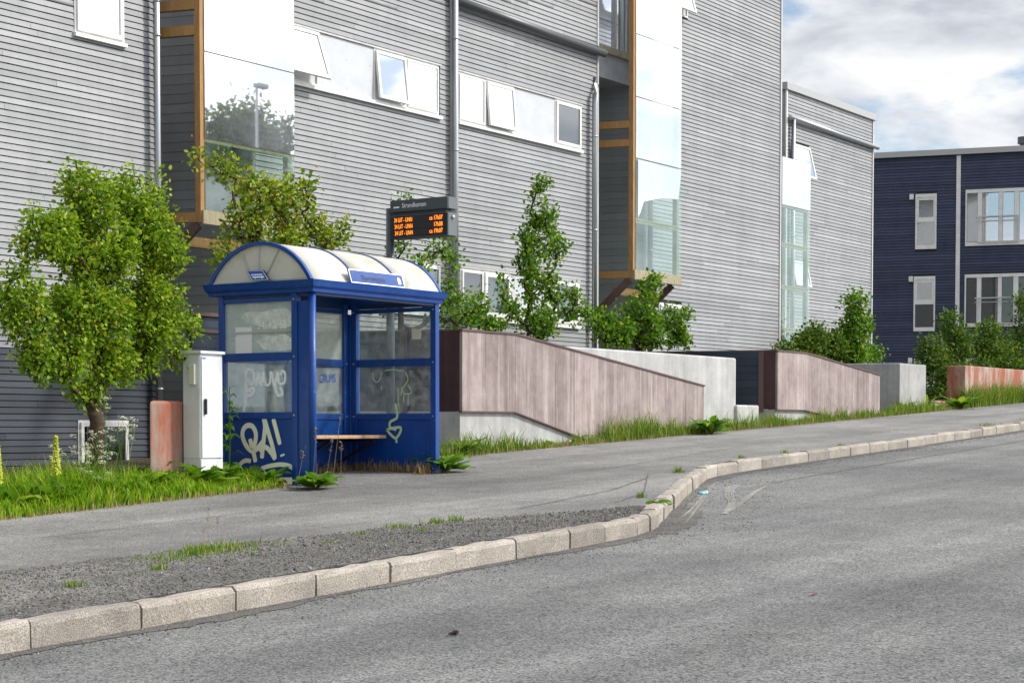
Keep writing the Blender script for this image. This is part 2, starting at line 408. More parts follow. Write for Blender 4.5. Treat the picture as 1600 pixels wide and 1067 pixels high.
def npmesh(name, V, F, m, smooth=False):
    """V (n,3), F (k, corners) with constant corner count"""
    V = np.asarray(V, dtype=np.float32); F = np.asarray(F, dtype=np.int32); k = F.shape[1]
    me = bpy.data.meshes.new(name)
    me.vertices.add(len(V)); me.vertices.foreach_set('co', V.ravel())
    me.loops.add(F.size); me.loops.foreach_set('vertex_index', F.ravel())
    me.polygons.add(len(F)); me.polygons.foreach_set('loop_start', np.arange(0, F.size, k, dtype=np.int32)); me.polygons.foreach_set('loop_total', np.full(len(F), k, dtype=np.int32))
    me.update(calc_edges=True); me.materials.append(M[m])
    if smooth: me.shade_smooth()
    return me
def text_mesh(s, size, m, o, right, up, align='LEFT', name='lettering', parent=None, squeeze=1.0):
    cu = bpy.data.curves.new('t', 'FONT'); cu.body = s; cu.size = size; cu.align_x = align; cu.resolution_u = 3
    ob = bpy.data.objects.new('t', cu); C.objects.link(ob)
    me = bpy.data.meshes.new_from_object(ob.evaluated_get(bpy.context.evaluated_depsgraph_get()))
    bpy.data.objects.remove(ob); bpy.data.curves.remove(cu)
    r, u = Vector(right).normalized() * squeeze, Vector(up).normalized(); o = Vector(o)
    for vt in me.vertices: vt.co = o + r * vt.co.x + u * vt.co.y
    me.materials.clear(); me.materials.append(M[m])
    return link(name, me, parent)
def ribbon(b, pts, width, nrm, closed=False):
    """flat brush stroke through pts in a plane with normal nrm, round ends"""
    pts = [Vector(p) for p in pts]; nrm = Vector(nrm).normalized()
    q = []
    for i in range(len(pts) - 1):                    # Catmull-Rom
        p0, p1, p2, p3 = pts[max(i - 1, 0)], pts[i], pts[i + 1], pts[min(i + 2, len(pts) - 1)]
        for k in range(6):
            s = k / 6
            q.append(.5 * ((2 * p1) + (p2 - p0) * s + (2 * p0 - 5 * p1 + 4 * p2 - p3) * s * s + (3 * p1 - p0 - 3 * p2 + p3) * s ** 3))
    q.append(pts[-1]); n = len(b.v); k = len(q)
    for i, p in enumerate(q):
        d = (q[min(i + 1, k - 1)] - q[max(i - 1, 0)])
        d = d.normalized() if d.length > 1e-6 else Vector((0, 0, 1))
        sd = d.cross(nrm); e = min(i, k - 1 - i); ww = width / 2 * (.62 if e == 0 else .92 if e == 1 else 1)
        b.v += [tuple(p + sd * ww), tuple(p - sd * ww)]
    for i in range(k - 1): b.f.append((n + 2 * i, n + 2 * i + 1, n + 2 * i + 3, n + 2 * i + 2))

# ---------------------------------------------------------------- ground, road, pavement
KERB = [(-60, 7.9), (0, 7.9), (7.8, 7.86), (10.4, 7.9), (12.9, 7.95), (14.0, 8.0), (14.6, 8.15), (15.8, 8.68), (17.0, 9.2), (18.2, 9.72), (19.5, 10.25), (20.1, 10.5), (20.9, 10.68), (22.7, 10.78), (24.5, 10.82), (27.2, 10.9), (30.4, 11.03), (34.4, 11.2), (45, 11.7), (60, 12.4), (90, 13.6)]
def ky(x): return interp(KERB, x)
GE = [(-60, 12.6), (0, 12.6), (10.9, 12.7), (14.1, 12.92), (14.98, 12.95), (15.02, 14.3), (17.9, 14.3), (18.6, 14.3), (20, 14.38), (21, 14.5), (29, 14.62), (31, 14.6), (38, 14.75), (41, 14.85), (48, 15.0), (60, 15.4), (90, 16.6)]
def ge(x): return interp(GE, x)
xs = sorted(set([-60, -40, -20, -8, 0, 4, 7.8] + [a for a, _ in KERB] + [a for a, _ in GE] + [75] + list(np.arange(13, 22, .4))))
b = MB()
for x0, x1 in zip(xs, xs[1:]):
    for y0, y1 in ((-14, 0), (0, 8), (8, 12), (12, 14.2)):
        b.poly([(x, y, zroad(x, y)) for x, y in ((x0, y0), (x1, y0), (x1, y1), (x0, y1))])
tag(b.build('road', 'road_asphalt'), kind='structure')
b = MB()
for x0, x1 in zip(xs, xs[1:]):
    for f0, f1 in ((0, .5), (.5, 1)):
        P = []
        for x, f in ((x0, f0), (x1, f0), (x1, f1), (x0, f1)):
            a, c = ky(x) + .14, 15.6; y = a + (c - a) * f; P.append((x, y, zpave(x, y)))
        b.poly(P)
tag(b.build('pavement', 'pavement_asphalt'), kind='structure')
# gravel strip between pavement and kerb
GT = [(2, 9.9), (8.4, 9.79), (10.1, 9.63), (12.86, 9.24), (14.3, 8.75), (15.2, 8.55)]
b = MB(); gx = list(np.arange(2, 15.2, .12))
gy = {round(x, 3): interp(GT, x) + .05 * math.sin(x * 9) + random.uniform(-.05, .05) for x in gx}
for x0, x1 in zip(gx, gx[1:]):
    P = []
    for x, k in ((x0, 0), (x1, 0), (x1, 1), (x0, 1)):
        y = ky(x) + .15 if k == 0 else max(gy[round(x, 3)], ky(x) + .17); P.append((x, y, zpave(x, y) + .005))
    b.poly(P)
tag(b.build('gravel_strip', 'gravel_ground'), kind='structure')
OCT = np.array([(1, 0, 0), (-1, 0, 0), (0, 1, 0), (0, -1, 0), (0, 0, 1), (0, 0, -1)], float)
OF = np.array([(0, 2, 4), (2, 1, 4), (1, 3, 4), (3, 0, 4), (2, 0, 5), (1, 2, 5), (3, 1, 5), (0, 3, 5)])
rg = np.random.default_rng(3)
V, F_ = [], []
for i in range(11000):
    x = rg.uniform(5.5, 15); y0, y1 = ky(x) + .16, interp(GT, x) + rg.normal(0, .05)
    if y1 < y0: continue
    y = y0 + (y1 - y0) * rg.uniform(0, 1); s = rg.uniform(.003, .008) * (1.9 if rg.random() < .05 else 1)
    q = OCT * (s * rg.uniform(.7, 1.3, 3)) @ np.array(Matrix.Rotation(rg.uniform(0, 6), 3, 'Z')) + (x, y, zpave(x, y) + .005 + s * .3) + rg.normal(0, s * .15, (6, 3))
    F_.append(OF + 6 * len(V)); V.append(q)
tag(link('gravel', npmesh('gravel', np.concatenate(V), np.concatenate(F_), 'pebble')), 'loose grey gravel between kerb and pavement', 'gravel', kind='stuff')
# soil verge behind the pavement
vx = list(np.arange(-10, 62, .5)); b = MB(); rows = 9
def zverge(x, y): return zpave(x, y) + .012 + .05 * min(1, max(0, (y - ge(x)) * 2)) * (0.5 + .5 * math.sin(x * 1.7 + y * 2.3) * math.sin(y * 1.1 - x * .6))
for x in vx:
    for r in range(rows + 1):
        y = ge(x) + (26 - ge(x)) * (r / rows) ** 2; b.v.append((x, y, zverge(x, y)))
for i in range(len(vx) - 1):
    for r in range(rows):
        a = i * (rows + 1) + r; b.f.append((a, a + rows + 1, a + rows + 2, a + 1))
tag(b.build('verge_soil', 'soil', smooth=True), kind='structure')
b = MB()
for x0, x1 in ((-300, -60), (-60, 75), (75, 400)):
    b.poly([(x, y, .04 * max(-60, min(x, 75)) - .25) for x, y in ((x0, -300), (x1, -300), (x1, 300), (x0, 300))])
tag(b.build('ground', 'far_ground'), kind='structure')
# kerb stones on a bedding
b = MB(); kx = [x for x in xs if -12 <= x <= 62]
for x0, x1 in zip(kx, kx[1:]):
    q = [(x, ky(x) + d, zroad(x, ky(x)) + h) for x, d, h in ((x0, .03, -.1), (x1, .03, -.1), (x1, .13, -.1), (x0, .13, -.1), (x0, .03, .03), (x1, .03, .03), (x1, .13, .03), (x0, .13, .03))]
    n = len(b.v); b.v += q; b.f += [tuple(n + i for i in f) for f in ((0, 3, 2, 1), (4, 5, 6, 7), (0, 1, 5, 4), (1, 2, 6, 5), (2, 3, 7, 6), (3, 0, 4, 7))]
kerb = tag(b.build('kerb', 'grit_dirt'), kind='structure')
rs = random.Random(11)
x = 4.55
while x < 60:
    L = .80 if x < 13.6 else (.58 if x < 20.6 else .80)
    L *= rs.uniform(.93, 1.07)
    if 12.0 < x < 14.5: L *= .75
    nx = x
    for _ in range(20):                               # advance by arc length L
        nx += L / 20 * 1.0 / math.sqrt(1 + ((ky(nx + .05) - ky(nx)) / .05) ** 2)
    p, q = Vector((x, ky(x), 0)), Vector((nx, ky(nx), 0)); d = (q - p).normalized(); s = Vector((-d.y, d.x, 0))
    p += d * .009; q -= d * .009; hj = rs.uniform(-.008, .008); sj = rs.uniform(-.008, .008)
    mb = MB(); n = 0
    prof = [(0.0, -.08), (0.0, .8), (.012, .95), (.03, 1.0), (.125, 1.0), (.15, .93), (.15, -.08)]
    K = 6; g = .012
    for i in range(K + 1):
        c = p.lerp(q, i / K); zb = zroad(c.x, c.y); zt = zpave(c.x, c.y + .14) + .004
        for (sd, hh) in prof:
            e = sj + rs.uniform(-.006, .006); z = zb + (zt - zb) * hh + (hj if hh > .5 else 0) if hh > 0 else zb - .08
            mb.v.append(tuple(c + s * (sd + e) + Vector((0, 0, z + rs.uniform(-.006, .006)))))
    k = len(prof)
    for i in range(K):
        for j in range(k): mb.f.append((i * k + j, i * k + (j + 1) % k, (i + 1) * k + (j + 1) % k, (i + 1) * k + j))
    mb.f.append(tuple(range(k))); mb.f.append(tuple(range(K * k, K * k + k)))
    mb.build('kerb_stone', 'kerb_granite', kerb)
    x = nx
# grit washed against the kerb
b = MB(); gx = list(np.arange(4, 36, .1)); pw = None
for x in gx:
    wd = .05 + .13 * abs(math.sin(x * 1.3) * math.sin(x * .47 + 1)) + random.uniform(0, .07) + (.16 if 14.2 < x < 16.5 else 0)
    y = ky(x); b.v += [(x, y + .01, zroad(x, y) + .004), (x, y - wd, zroad(x, y - wd) + .004)]
for i in range(len(gx) - 1): b.f.append((2 * i, 2 * i + 1, 2 * i + 3, 2 * i + 2))
tag(b.build('gutter_grit', 'grit_dirt'), 'dark grit washed along the foot of the kerb', 'grit', kind='stuff')
# tyre tracks of dried mud in the bus bay
b = MB(); rs = random.Random(5)
def onroad(px, py):
    d = ray(px, py); lo, hi = 3, 90
    for _ in range(50):
        mm = (lo + hi) / 2
        if EYE + d[2] * mm > zroad(d[0] * mm, d[1] * mm): lo = mm
        else: hi = mm
    return Vector((d[0] * lo, d[1] * lo, zroad(d[0] * lo, d[1] * lo) + .005))
zs = lambda pts: [onroad(1000 + a / 5.33, 700 + c / 5.33) for a, c in pts]
for o in (0, 14, 30, 44, 60, 74): ribbon(b, zs([(760 + o, 305), (715 + o * .9, 350), (710 + o * .9, 400), (740 + o * .7, 450), (715 + o * .6, 510), (690 + o * .4, 550)]), .009, (0, 0, 1))
for o in (0, 16, 34, 52): ribbon(b, zs([(1070 - o, 310 + o * .3), (960 - o, 375 + o * .3), (880 - o, 440 + o * .2), (800 - o, 500 + o * .2), (700 - o * .5, 550)]), .010, (0, 0, 1))
for o in range(7): ribbon(b, zs([(640 - o * 30, 290 + o * 40), (560 - o * 30, 350 + o * 45), (480 - o * 28, 450 + o * 30), (400 - o * 20, 540 + o * 12)]), .008, (0, 0, 1))
tag(b.build('tyre_tracks', 'dry_mud'), 'pale curving tyre tracks of dried mud in the bus bay', 'tyre tracks', kind='stuff')

# ---------------------------------------------------------------- buildings
S = Vector((-.25, .968, 0)).normalized()            # direction of the side walls
ROW = .08
def unit_board(h, m, t0=.024, t1=.013):
    b = MB(); b.v = [(0, -t0, 0), (1, -t0, 0), (1, .0, 0), (0, .0, 0), (0, -t1, h), (1, -t1, h), (1, .0, h), (0, .0, h)]
    b.f = [(0, 3, 2, 1), (4, 5, 6, 7), (0, 1, 5, 4), (1, 2, 6, 5), (2, 3, 7, 6), (3, 0, 4, 7)]
    return b.mesh('board', m)
BOARD = {m: unit_board(.069, m) for m in ('grey_board', 'mid_board', 'slate_board')}
SIDE = unit_board(.133, 'side_board_paint', .016, .012)
NAVY = unit_board(.133, 'navy_board', .016, .012)
def clad(parent, x0, x1, Y, z0, z1, holes, pick, seed, lens=(2.2, 4.4)):
    rs = random.Random(seed); z = z0
    while z < z1:
        iv = [(x0, x1)]
        for hx0, hx1, hz0, hz1 in holes:
            if z + .06 > hz0 and z < hz1:
                nv = []
                for a, c in iv:
                    if hx0 > a: nv.append((a, min(c, hx0)))
                    if hx1 < c: nv.append((max(a, hx1), c))
                iv = [(a, c) for a, c in nv if c - a > .01]
        for a, c in iv:
            x = a
            while x < c - .01:
                L = rs.uniform(*lens) * (rs.uniform(.3, 1) if x == a else 1)
                e = c if c - (x + L) < .7 else x + L
                o = bpy.data.objects.new('board', BOARD[pick(z, rs)]); C.objects.link(o); o.parent = parent
                o.location = Vector((x + .002, Y + rs.uniform(-.0015, .0015), z + rs.uniform(-.0012, .0012))) - parent.location
                o.scale = (e - x - .004, 1, 1); x = e
        z += ROW
def side_clad(parent, P, length, z0, z1, me=SIDE, row=.137, d=S, name='side_board'):
    """boards on a wall that starts at P and runs back along d; it faces -X"""
    z = z0
    ang = math.atan2(-d.y, -d.x)                       # local +X from the back to the front corner
    while z < z1:
        o = bpy.data.objects.new(name, me); C.objects.link(o); o.parent = parent
        o.rotation_euler = (0, 0, ang); o.location = Vector((P[0] + d.x * length, P[1] + d.y * length, z)) - parent.location
        o.scale = (length, 1, 1); z += row
def wallcore(parent, x0, x1, Y, z0, z1, depth, name='wall', m='backing'):
    d = S * (depth / S.y)
    MB().box((x0 + .002, Y - .0004, z0 + .01), (x1 - .002, Y + .004, z1 - .01)).build('sheathing', m, parent)
    return MB().prism([(x0, Y + .005, z0), (x1, Y + .005, z0), (x1 + d.x, Y + depth, z0), (x0 + d.x, Y + depth, z0)], (0, 0, z1 - z0)).build(name, 'core_grey', parent)
def quad_frame(b, x0, x1, z0, z1, y0, y1, t):
    b.box((x0, y0, z0), (x1, y1, z0 + t)); b.box((x0, y0, z1 - t), (x1, y1, z1)); b.box((x0, y0, z0 + t), (x0 + t, y1, z1 - t)); b.box((x1 - t, y0, z0 + t), (x1, y1, z1 - t))
def window(parent, x0, x1, z0, z1, Y, tilt=0, back='room_dark', gl='window_glass', fr='white_paint', t=.05, curtain=None):
    """window set in the wall plane Y: frame, sash with pane; tilt opens a top-hung sash outwards"""
    b = MB(); quad_frame(b, x0, x1, z0, z1, Y - .03, Y - .002, .035)
    wd = b.build('window', fr, parent)
    MB().box((x0 + .02, Y - .003, z0 + .02), (x1 - .02, Y - .001, z1 - .02)).build('room', back, wd)
    if curtain:
        c0, c1, cm = curtain; k = 14; cb = MB(); fx0 = x0 + (x1 - x0) * c0; fx1 = x0 + (x1 - x0) * c1
        for i in range(k):
            a, c = fx0 + (fx1 - fx0) * i / k, fx0 + (fx1 - fx0) * (i + 1) / k; ya, yc = Y - .006 - .004 * (i % 2), Y - .006 - .004 * ((i + 1) % 2)
            cb.poly([(a, ya, z0 + .04), (c, yc, z0 + .04), (c, yc, z1 - .04), (a, ya, z1 - .04)])
        cb.build('curtain', cm, wd)
    b = MB(); i = .03
    quad_frame(b, x0 + i, x1 - i, z0 + i, z1 - i, -.045, -.005, t)
    p = MB().box((x0 + i + t - .005, -.03, z0 + i + t - .005), (x1 - i - t + .005, -.024, z1 - i - t + .005))
    for mb in (b, p):                                  # rotate about the top edge
        ca, sa = math.cos(tilt), math.sin(tilt)
        mb.v = [(vx_, Y - .012 + vy * ca + (vz - z1) * sa, z1 + (vz - z1) * ca - vy * sa) for vx_, vy, vz in mb.v]
    b.build('sash', fr, wd); p.build('pane', gl, wd)
    return wd
def pipe(parent, pts, r=.042, brackets=(), m='gutter_metal', name='drainpipe'):
    o = MB().tube(pts, r, 12).build(name, m, parent, True)
    for z in brackets:
        p = Vector(pts[-1]); MB().tube([(p.x, p.y, z), (p.x, p.y, z + .03)], r + .008, 12).build('pipe_clamp', m, o, True)
    return o
FY = 17.5                                              # facade plane
ZB0, ZB1 = 6.63, 7.43                                  # upper window band
fxp = lambda px, Y=FY, py=400: onY(px, py, Y).x

# --- left block
A0, A1 = 9.0, fxp(244)
bl = empty('apartment_building', (13, FY + 3, .5), 'grey clapboard apartment block with dark slate boards at its foot, behind the round tree', 'building', 'grey apartment blocks')
wallcore(bl, A0, A1, FY, .3, 10.2, 7)
wa = [fxp(118), fxp(195), 6.58, 7.75]; wb = [fxp(120, py=700), fxp(199, py=700), .93, 1.70]
rsm = lambda z, rs: 'slate_board' if z + rs.uniform(-.25, .25) < 2.55 else ('mid_board' if z + rs.uniform(-.45, .45) < 3.15 else 'grey_board')  # lower boards coloured darker to imitate sky reflection fading downwards
clad(bl, A0, A1 - .01, FY, .42, 10.1, [wa, wb], rsm, 1, (2.6, 4.4))
window(bl, wa[0], wa[1], wa[2], wa[3], FY, curtain=(.74, .95, 'room_dark'), back='curtain', t=.06)
MB().box((wa[0] - .02, FY - .07, wa[2] - .05), (wa[1] + .02, FY - .001, wa[2] - .002)).build('window_sill', 'white_paint', bl)
wdw = window(bl, wb[0], wb[1], wb[2], wb[3], FY, gl='dark_window_glass', back='blind_dark', fr='trim_grey', t=.05)
for i in range(16):
    z = wb[2] + .07 + i * .039; MB().box((wb[0] + .06, FY - .022, z), (wb[1] - .06, FY - .006, z + .028)).build('blind_slat', 'blind_dark', wdw)
MB().box((A1 - .03, FY - .035, .3), (A1 + .02, FY + .05, 10.2)).build('corner_trim', 'trim_grey', bl)
px_ = fxp(248, FY - .13)
pipe(bl, [(px_, FY - .13, 10), (px_, FY - .13, .6)], .043, (2.1, 4.75, 6.75, 7.2))
bs_l = 3.4
# --- middle block (two bays of boards with a drainpipe between)
B0, B1, B2, B3 = fxp(394), fxp(702), fxp(709), fxp(932)
bm_ = empty('apartment_building', (24.5, FY + 3, .8), 'grey clapboard apartment block with two long window bands and a drainpipe between them', 'building', 'grey apartment blocks')
wallcore(bm_, B0, B3, FY, .5, 11.5, 7)
ub1 = [B0 + .25, fxp(686, py=170), ZB0, ZB1]; ub2 = [fxp(713, py=170), fxp(906, py=200), ZB0, ZB1]
lb1 = [fxp(600, py=450), fxp(686, py=450), 3.45, 4.24]; lb2 = [fxp(717, py=450), fxp(903, py=480), 3.45, 4.24]
ZG = 8.47                                              # gutter height on the right half
gp = lambda z, rs: 'grey_board'
clad(bm_, B0 + .03, B1, FY, .6, 9.1, [ub1, lb1], gp, 2, (2.6, 5))
clad(bm_, B2 + .02, B3 - .02, FY, .6, 9.6, [ub2, lb2], gp, 3, (2.4, 5))
side_clad(bm_, (B0, FY, 0), 3.2, .9, 8.9)
MB().box((B0 - .03, FY - .04, .5), (B0 + .03, FY - .002, 9)).build('corner_trim', 'white_paint', bm_)
MB().box((B1 + .005, FY - .06, .5), (B2 - .02, FY - .002, 11.5)).build('corner_trim', 'trim_grey', bm_)
MB().box((B3 - .03, FY - .035, .5), (B3 + .015, FY + .04, 11.5)).build('corner_trim', 'trim_grey', bm_)
def sill(par, h): MB().box((h[0] - .01, FY - .075, h[2] - .055), (h[1] + .01, FY - .0275, h[2] - .003)).build('window_sill', 'white_paint', par)
def panel(par, x0, x1, z0, z1):
    p = MB().box((x0 + .004, FY - .022, z0 + .004), (x1 - .004, FY - .002, z1 - .004)).build('wall_panel', 'fibre_panel', par)
    b = MB()
    for i in range(3):
        for k in range(4):
            x = x0 + .08 + (x1 - x0 - .16) * i / 2; z = z0 + .08 + (z1 - z0 - .16) * k / 3
            b.box((x - .006, FY - .0235, z - .006), (x + .006, FY - .021, z + .006))
    tag(b.build('screw_heads', 'steel_bolt', p), kind='stuff')
def X_(px, py=170): return fxp(px, FY, py)
for h in (ub1, ub2, lb1, lb2):
    sill(bm_, h); MB().box((h[0] - .01, FY - .05, h[3] + .003), (h[1] + .01, FY - .004, h[3] + .03)).build('window_head', 'trim_grey', bm_)
window(bm_, ub1[0], X_(496), ZB0, ZB1, FY, R(19), back='curtain')
panel(bm_, X_(496), X_(582), ZB0, ZB1)
window(bm_, X_(582), X_(632), ZB0, ZB1, FY, R(6.5), back='curtain')
window(bm_, X_(632), ub1[1] - .05, ZB0, ZB1, FY, 0, back='curtain', t=.03)
window(bm_, ub2[0], X_(756), ZB0, ZB1, FY, 0, back='curtain', t=.03)
window(bm_, X_(756), X_(801), ZB0, ZB1, FY, R(5), back='curtain')
panel(bm_, X_(801), X_(865), ZB0, ZB1)
window(bm_, X_(865), ub2[1], ZB0, ZB1, FY, 0, gl='dark_window_glass', t=.05)
l_ = lambda px: fxp(px, FY, 460)
window(bm_, lb1[0], lb1[1], lb1[2], lb1[3], FY, 0, gl='dark_window_glass', t=.05, curtain=(.5, .95, 'curtain'))
window(bm_, lb2[0], l_(753), lb2[2], lb2[3], FY, 0, gl='dark_window_glass', t=.04)
window(bm_, l_(753), l_(796), lb2[2], lb2[3], FY, 0, gl='dark_window_glass', t=.07, curtain=(.05, .8, 'curtain'))
panel(bm_, l_(796), l_(862), lb2[2], lb2[3])
window(bm_, l_(862), lb2[1], lb2[2], lb2[3], FY, 0, gl='dark_window_glass', t=.06, curtain=(.3, .7, 'curtain'))
xp = fxp(712, FY - .12)
pipe(bm_, [(xp, FY - .12, 11), (xp, FY - .12, .8)], .05, (3.2, 6.1, 7.9))
pipe(bm_, [(fxp(718, FY - .13, 5), FY - .13, ZG + .06), (B3 + .06, FY - .13, ZG)], .07, m='dark_gutter', name='gutter')
MB().box((B2, FY - .05, ZG + .08), (B3, FY - .03, ZG + .13)).build('gutter_flashing', 'backing', bm_)
xp = fxp(929, FY - .12)
pipe(bm_, [(xp + .14, FY - .02, 8.0), (xp + .12, FY - .08, 7.86), (xp + .01, FY - .12, 7.68), (xp, FY - .12, 7.5), (xp, FY - .12, .9)], .05, (6.9, 5.2, 3.6))
# --- tall block
T0, T1 = fxp(1007), fxp(1217)
bt = empty('apartment_building', (34, FY + 3, 1.2), 'tallest grey clapboard apartment block with a wide unbroken board wall', 'building', 'grey apartment blocks')
wallcore(bt, T0, T1, FY, .8, 13.2, 7)
lw = [fxp(1028, py=480), fxp(1064, py=480), 3.3, 4.05]; uw = [T0 + .35, fxp(1073, py=20), 9.75, 10.5]
clad(bt, T0 + .03, T1 - .02, FY, 1.0, 13.1, [lw, uw], gp, 4, (3.6, 5.2))
side_clad(bt, (T0, FY, 0), 3.2, 1.1, 12.8)
MB().box((T0 - .03, FY - .04, .8), (T0 + .03, FY - .002, 13.2)).build('corner_trim', 'white_paint', bt)
MB().box((T1 - .03, FY - .04, .8), (T1 + .03, FY + .04, 13.2)).build('corner_trim', 'trim_grey', bt)
MB().box((T0 - .1, FY - .1, 13.2), (T1 + .1, FY + 7, 13.35)).build('roof', 'roof_metal', bt)
window(bt, lw[0], lw[1], lw[2], lw[3], FY, 0, gl='dark_window_glass', back='beige_blind', t=.05)
window(bt, uw[0], uw[1], uw[2], uw[3], FY, R(16), back='curtain', t=.05)
xp = fxp(1016, FY - .12); pipe(bt, [(xp, FY - .12, 13), (xp, FY - .12, 1.2)], .05, (5, 8))
# recess between middle and tall block: balcony slab with glazed front
q0, q1 = B3 + .02, T0 - .04; zb = 8.15
MB().box((q0, FY + .2, zb), (q1, FY + 2.8, zb + .45)).build('balcony_slab', 'pale_concrete', bt)
MB().box((q0, FY + .12, zb + .45), (q1, FY + .28, zb + .57)).build('balcony_rail', 'old_wood', bt)
MB().box((q0 + .02, FY + .19, zb + .58), (q1 - .02, FY + .2, zb + 1.9)).build('balcony_pane', 'pane_film', bt)
MB().box((q0, FY + 2.8, 1), (q1, FY + 3.0, 13)).build('recess_wall', 'side_board_paint', bt)
MB().box((A1 + .03, FY + 3.2, .6), (B0 - .9, FY + 3.4, 10)).build('recess_wall', 'side_board_paint', bm_)
# --- low far block
DY = 18.2
D0, D1 = fxp(1226, DY), fxp(1361, DY)
bd = empty('apartment_building', (41, DY + 3, 1.4), 'lowest grey clapboard block with a gutter below its parapet beside the navy house', 'building', 'grey apartment blocks')
wallcore(bd, D0, D1, DY, 1.0, 9.35, 6)
dw1 = [D0 + .25, fxp(1262, DY), 7.35, 8.18]; dw2 = [D0 + .25, fxp(1259, DY), 4.85, 5.5]
clad(bd, D0 + .03, D1 - .02, DY, 1.2, 9.3, [dw1, dw2], gp, 6, (2.4, 4.2))
side_clad(bd, (D0, DY, 0), 2.2, 1.2, 9.2, d=S)
MB().box((D0 - .03, DY - .04, 1), (D0 + .03, DY - .002, 9.35)).build('corner_trim', 'white_paint', bd)
MB().box((D1 - .03, DY - .04, 1), (D1 + .03, DY + .05, 9.35)).build('corner_trim', 'trim_grey', bd)
MB().prism([(D0 - .08, DY - .08, 9.35), (D1 + .1, DY - .08, 9.35), (D1 + .1 + S.x * 6, DY + 6, 9.35), (D0 - .08 + S.x * 6, DY + 6, 9.35)], (0, 0, .16)).build('roof', 'roof_metal', bd)
window(bd, dw1[0], dw1[1], dw1[2], dw1[3], DY, R(14), back='curtain')
window(bd, dw2[0], dw2[1], dw2[2], dw2[3], DY, R(12), back='curtain')
pipe(bd, [(D0 + .05, DY - .1, 8.72), (D1 + .15, DY - .1, 8.68)], .055, m='gutter_metal', name='gutter')
pipe(bd, [(D0 + .22, DY - .1, 8.7), (D0 + .22, DY - .1, 1.4)], .05, (6, 3.5))
# --- glazed bays
def bay(parent, x0, x1, Yb, Yw, ztop, zbot, joints, film, brackets=True, right_post=True):
    dv = S * ((Yw - Yb) / S.y)
    g = MB().box((x0 - .04, Yb + .005, zbot), (x0 + .04, Yb + .10, ztop)).build('glass_bay', 'orange_wood', parent)   # the front post carries the rest
    if right_post:
        MB().box((x1 - .1, Yb + .03, zbot + .05), (x1 - .01, Yb + .12, ztop)).build('post', 'old_wood', g)
    MB().box((x0 - .02, Yb - .025, zbot - .02), (x1, Yb + .004, zbot + .16)).build('bottom_rail', 'old_wood', g)
    zs_ = [zbot + .02] + joints + [ztop]
    for i, (a, c) in enumerate(zip(zs_, zs_[1:])):
        f = film[i]
        MB().box((x0 + .035, Yb - .012, a + .008), (x1, Yb - .004, c - .008)).build('pane', f, g)
    for z, wv in [(j, .045) for j in joints[:2]]:
        MB().box((x0 + .051, Yb + .006, z - wv), (x1 - .1, Yb + .06, z + wv)).build('transom', 'old_wood', g)
    for z in [zbot + .07] + ([6.88, 7.22, 10.1] if brackets else []):
        if z > ztop: continue
        p = Vector((x0, Yb + .11, z)); MB().bar(p, p + S * .95, .09, .13).build('beam', 'orange_wood', g)
        MB().box((x0 + .051, Yb + .02, z - .06), (x0 + .055, Yb + .1, z + .06)).build('nail_plate', 'frame_metal', g)
    if brackets:
        for xx in (x0, x1 - .15):
            p = Vector((xx, Yb + .1, zbot - .02)); q = p + S * .62 - Vector((0, 0, .6))
            MB().bar(p, q, .08, .13).build('bracket', 'brown_steel', g)
    b = Vector((x0, Yw - .07, zbot - .22)); MB().bar(b, (x1 - .1, Yw - .07, zbot - .22), .09, .14).build('ledger_beam', 'orange_wood', g)
    return g
YB = 17.0
J = [5.45, 6.6, 7.73, 8.88, 10.0]
bay(bm_, fxp(318, YB), fxp(460, YB), YB, FY, 9.0, 4.34, J[:3], ['pane_clear', 'pane_film', 'pane_film', 'pane_film'])
g2 = bay(bt, fxp(991, YB), fxp(1063, YB), YB, FY, 11.2, 4.38, J, ['pane_clear', 'pane_clear', 'pane_film_thin', 'pane_film_thin', 'pane_film', 'pane_film'])
# torn film on the second lowest pane of that bay
x0, x1 = fxp(993, YB) + .06, fxp(1063, YB)
MB().prism([(x0, YB - .0165, 6.58), (x0, YB - .0165, 5.5), (x0 + .1, YB - .0165, 5.62), (x0 + .22, YB - .0165, 5.82), (x0 + .9, YB - .0165, 5.96), (x1 - .12, YB - .0165, 6.0), (x1 - .05, YB - .0165, 6.3), (x1, YB - .0165, 6.58)], (0, .003, 0)).build('torn_film', 'pane_film_thin', g2)
g3 = bay(bd, fxp(1220, 17.62), fxp(1265, 17.62), 17.62, DY, 7.62, 3.2, [3.8, 4.74, 5.68, 6.55], ['pane_clear'] * 4 + ['pane_film_thin'], brackets=False)
for z in (5.68, 6.55): MB().box((fxp(1220, 17.62) + .051, 17.626, z - .045), (fxp(1265, 17.62) - .1, 17.68, z + .045)).build('transom', 'old_wood', g3)
MB().box((fxp(1220, 17.62) - .04, 17.63, 1.5), (fxp(1220, 17.62) + .04, 17.72, 3.2)).build('post_foot', 'orange_wood', g3)

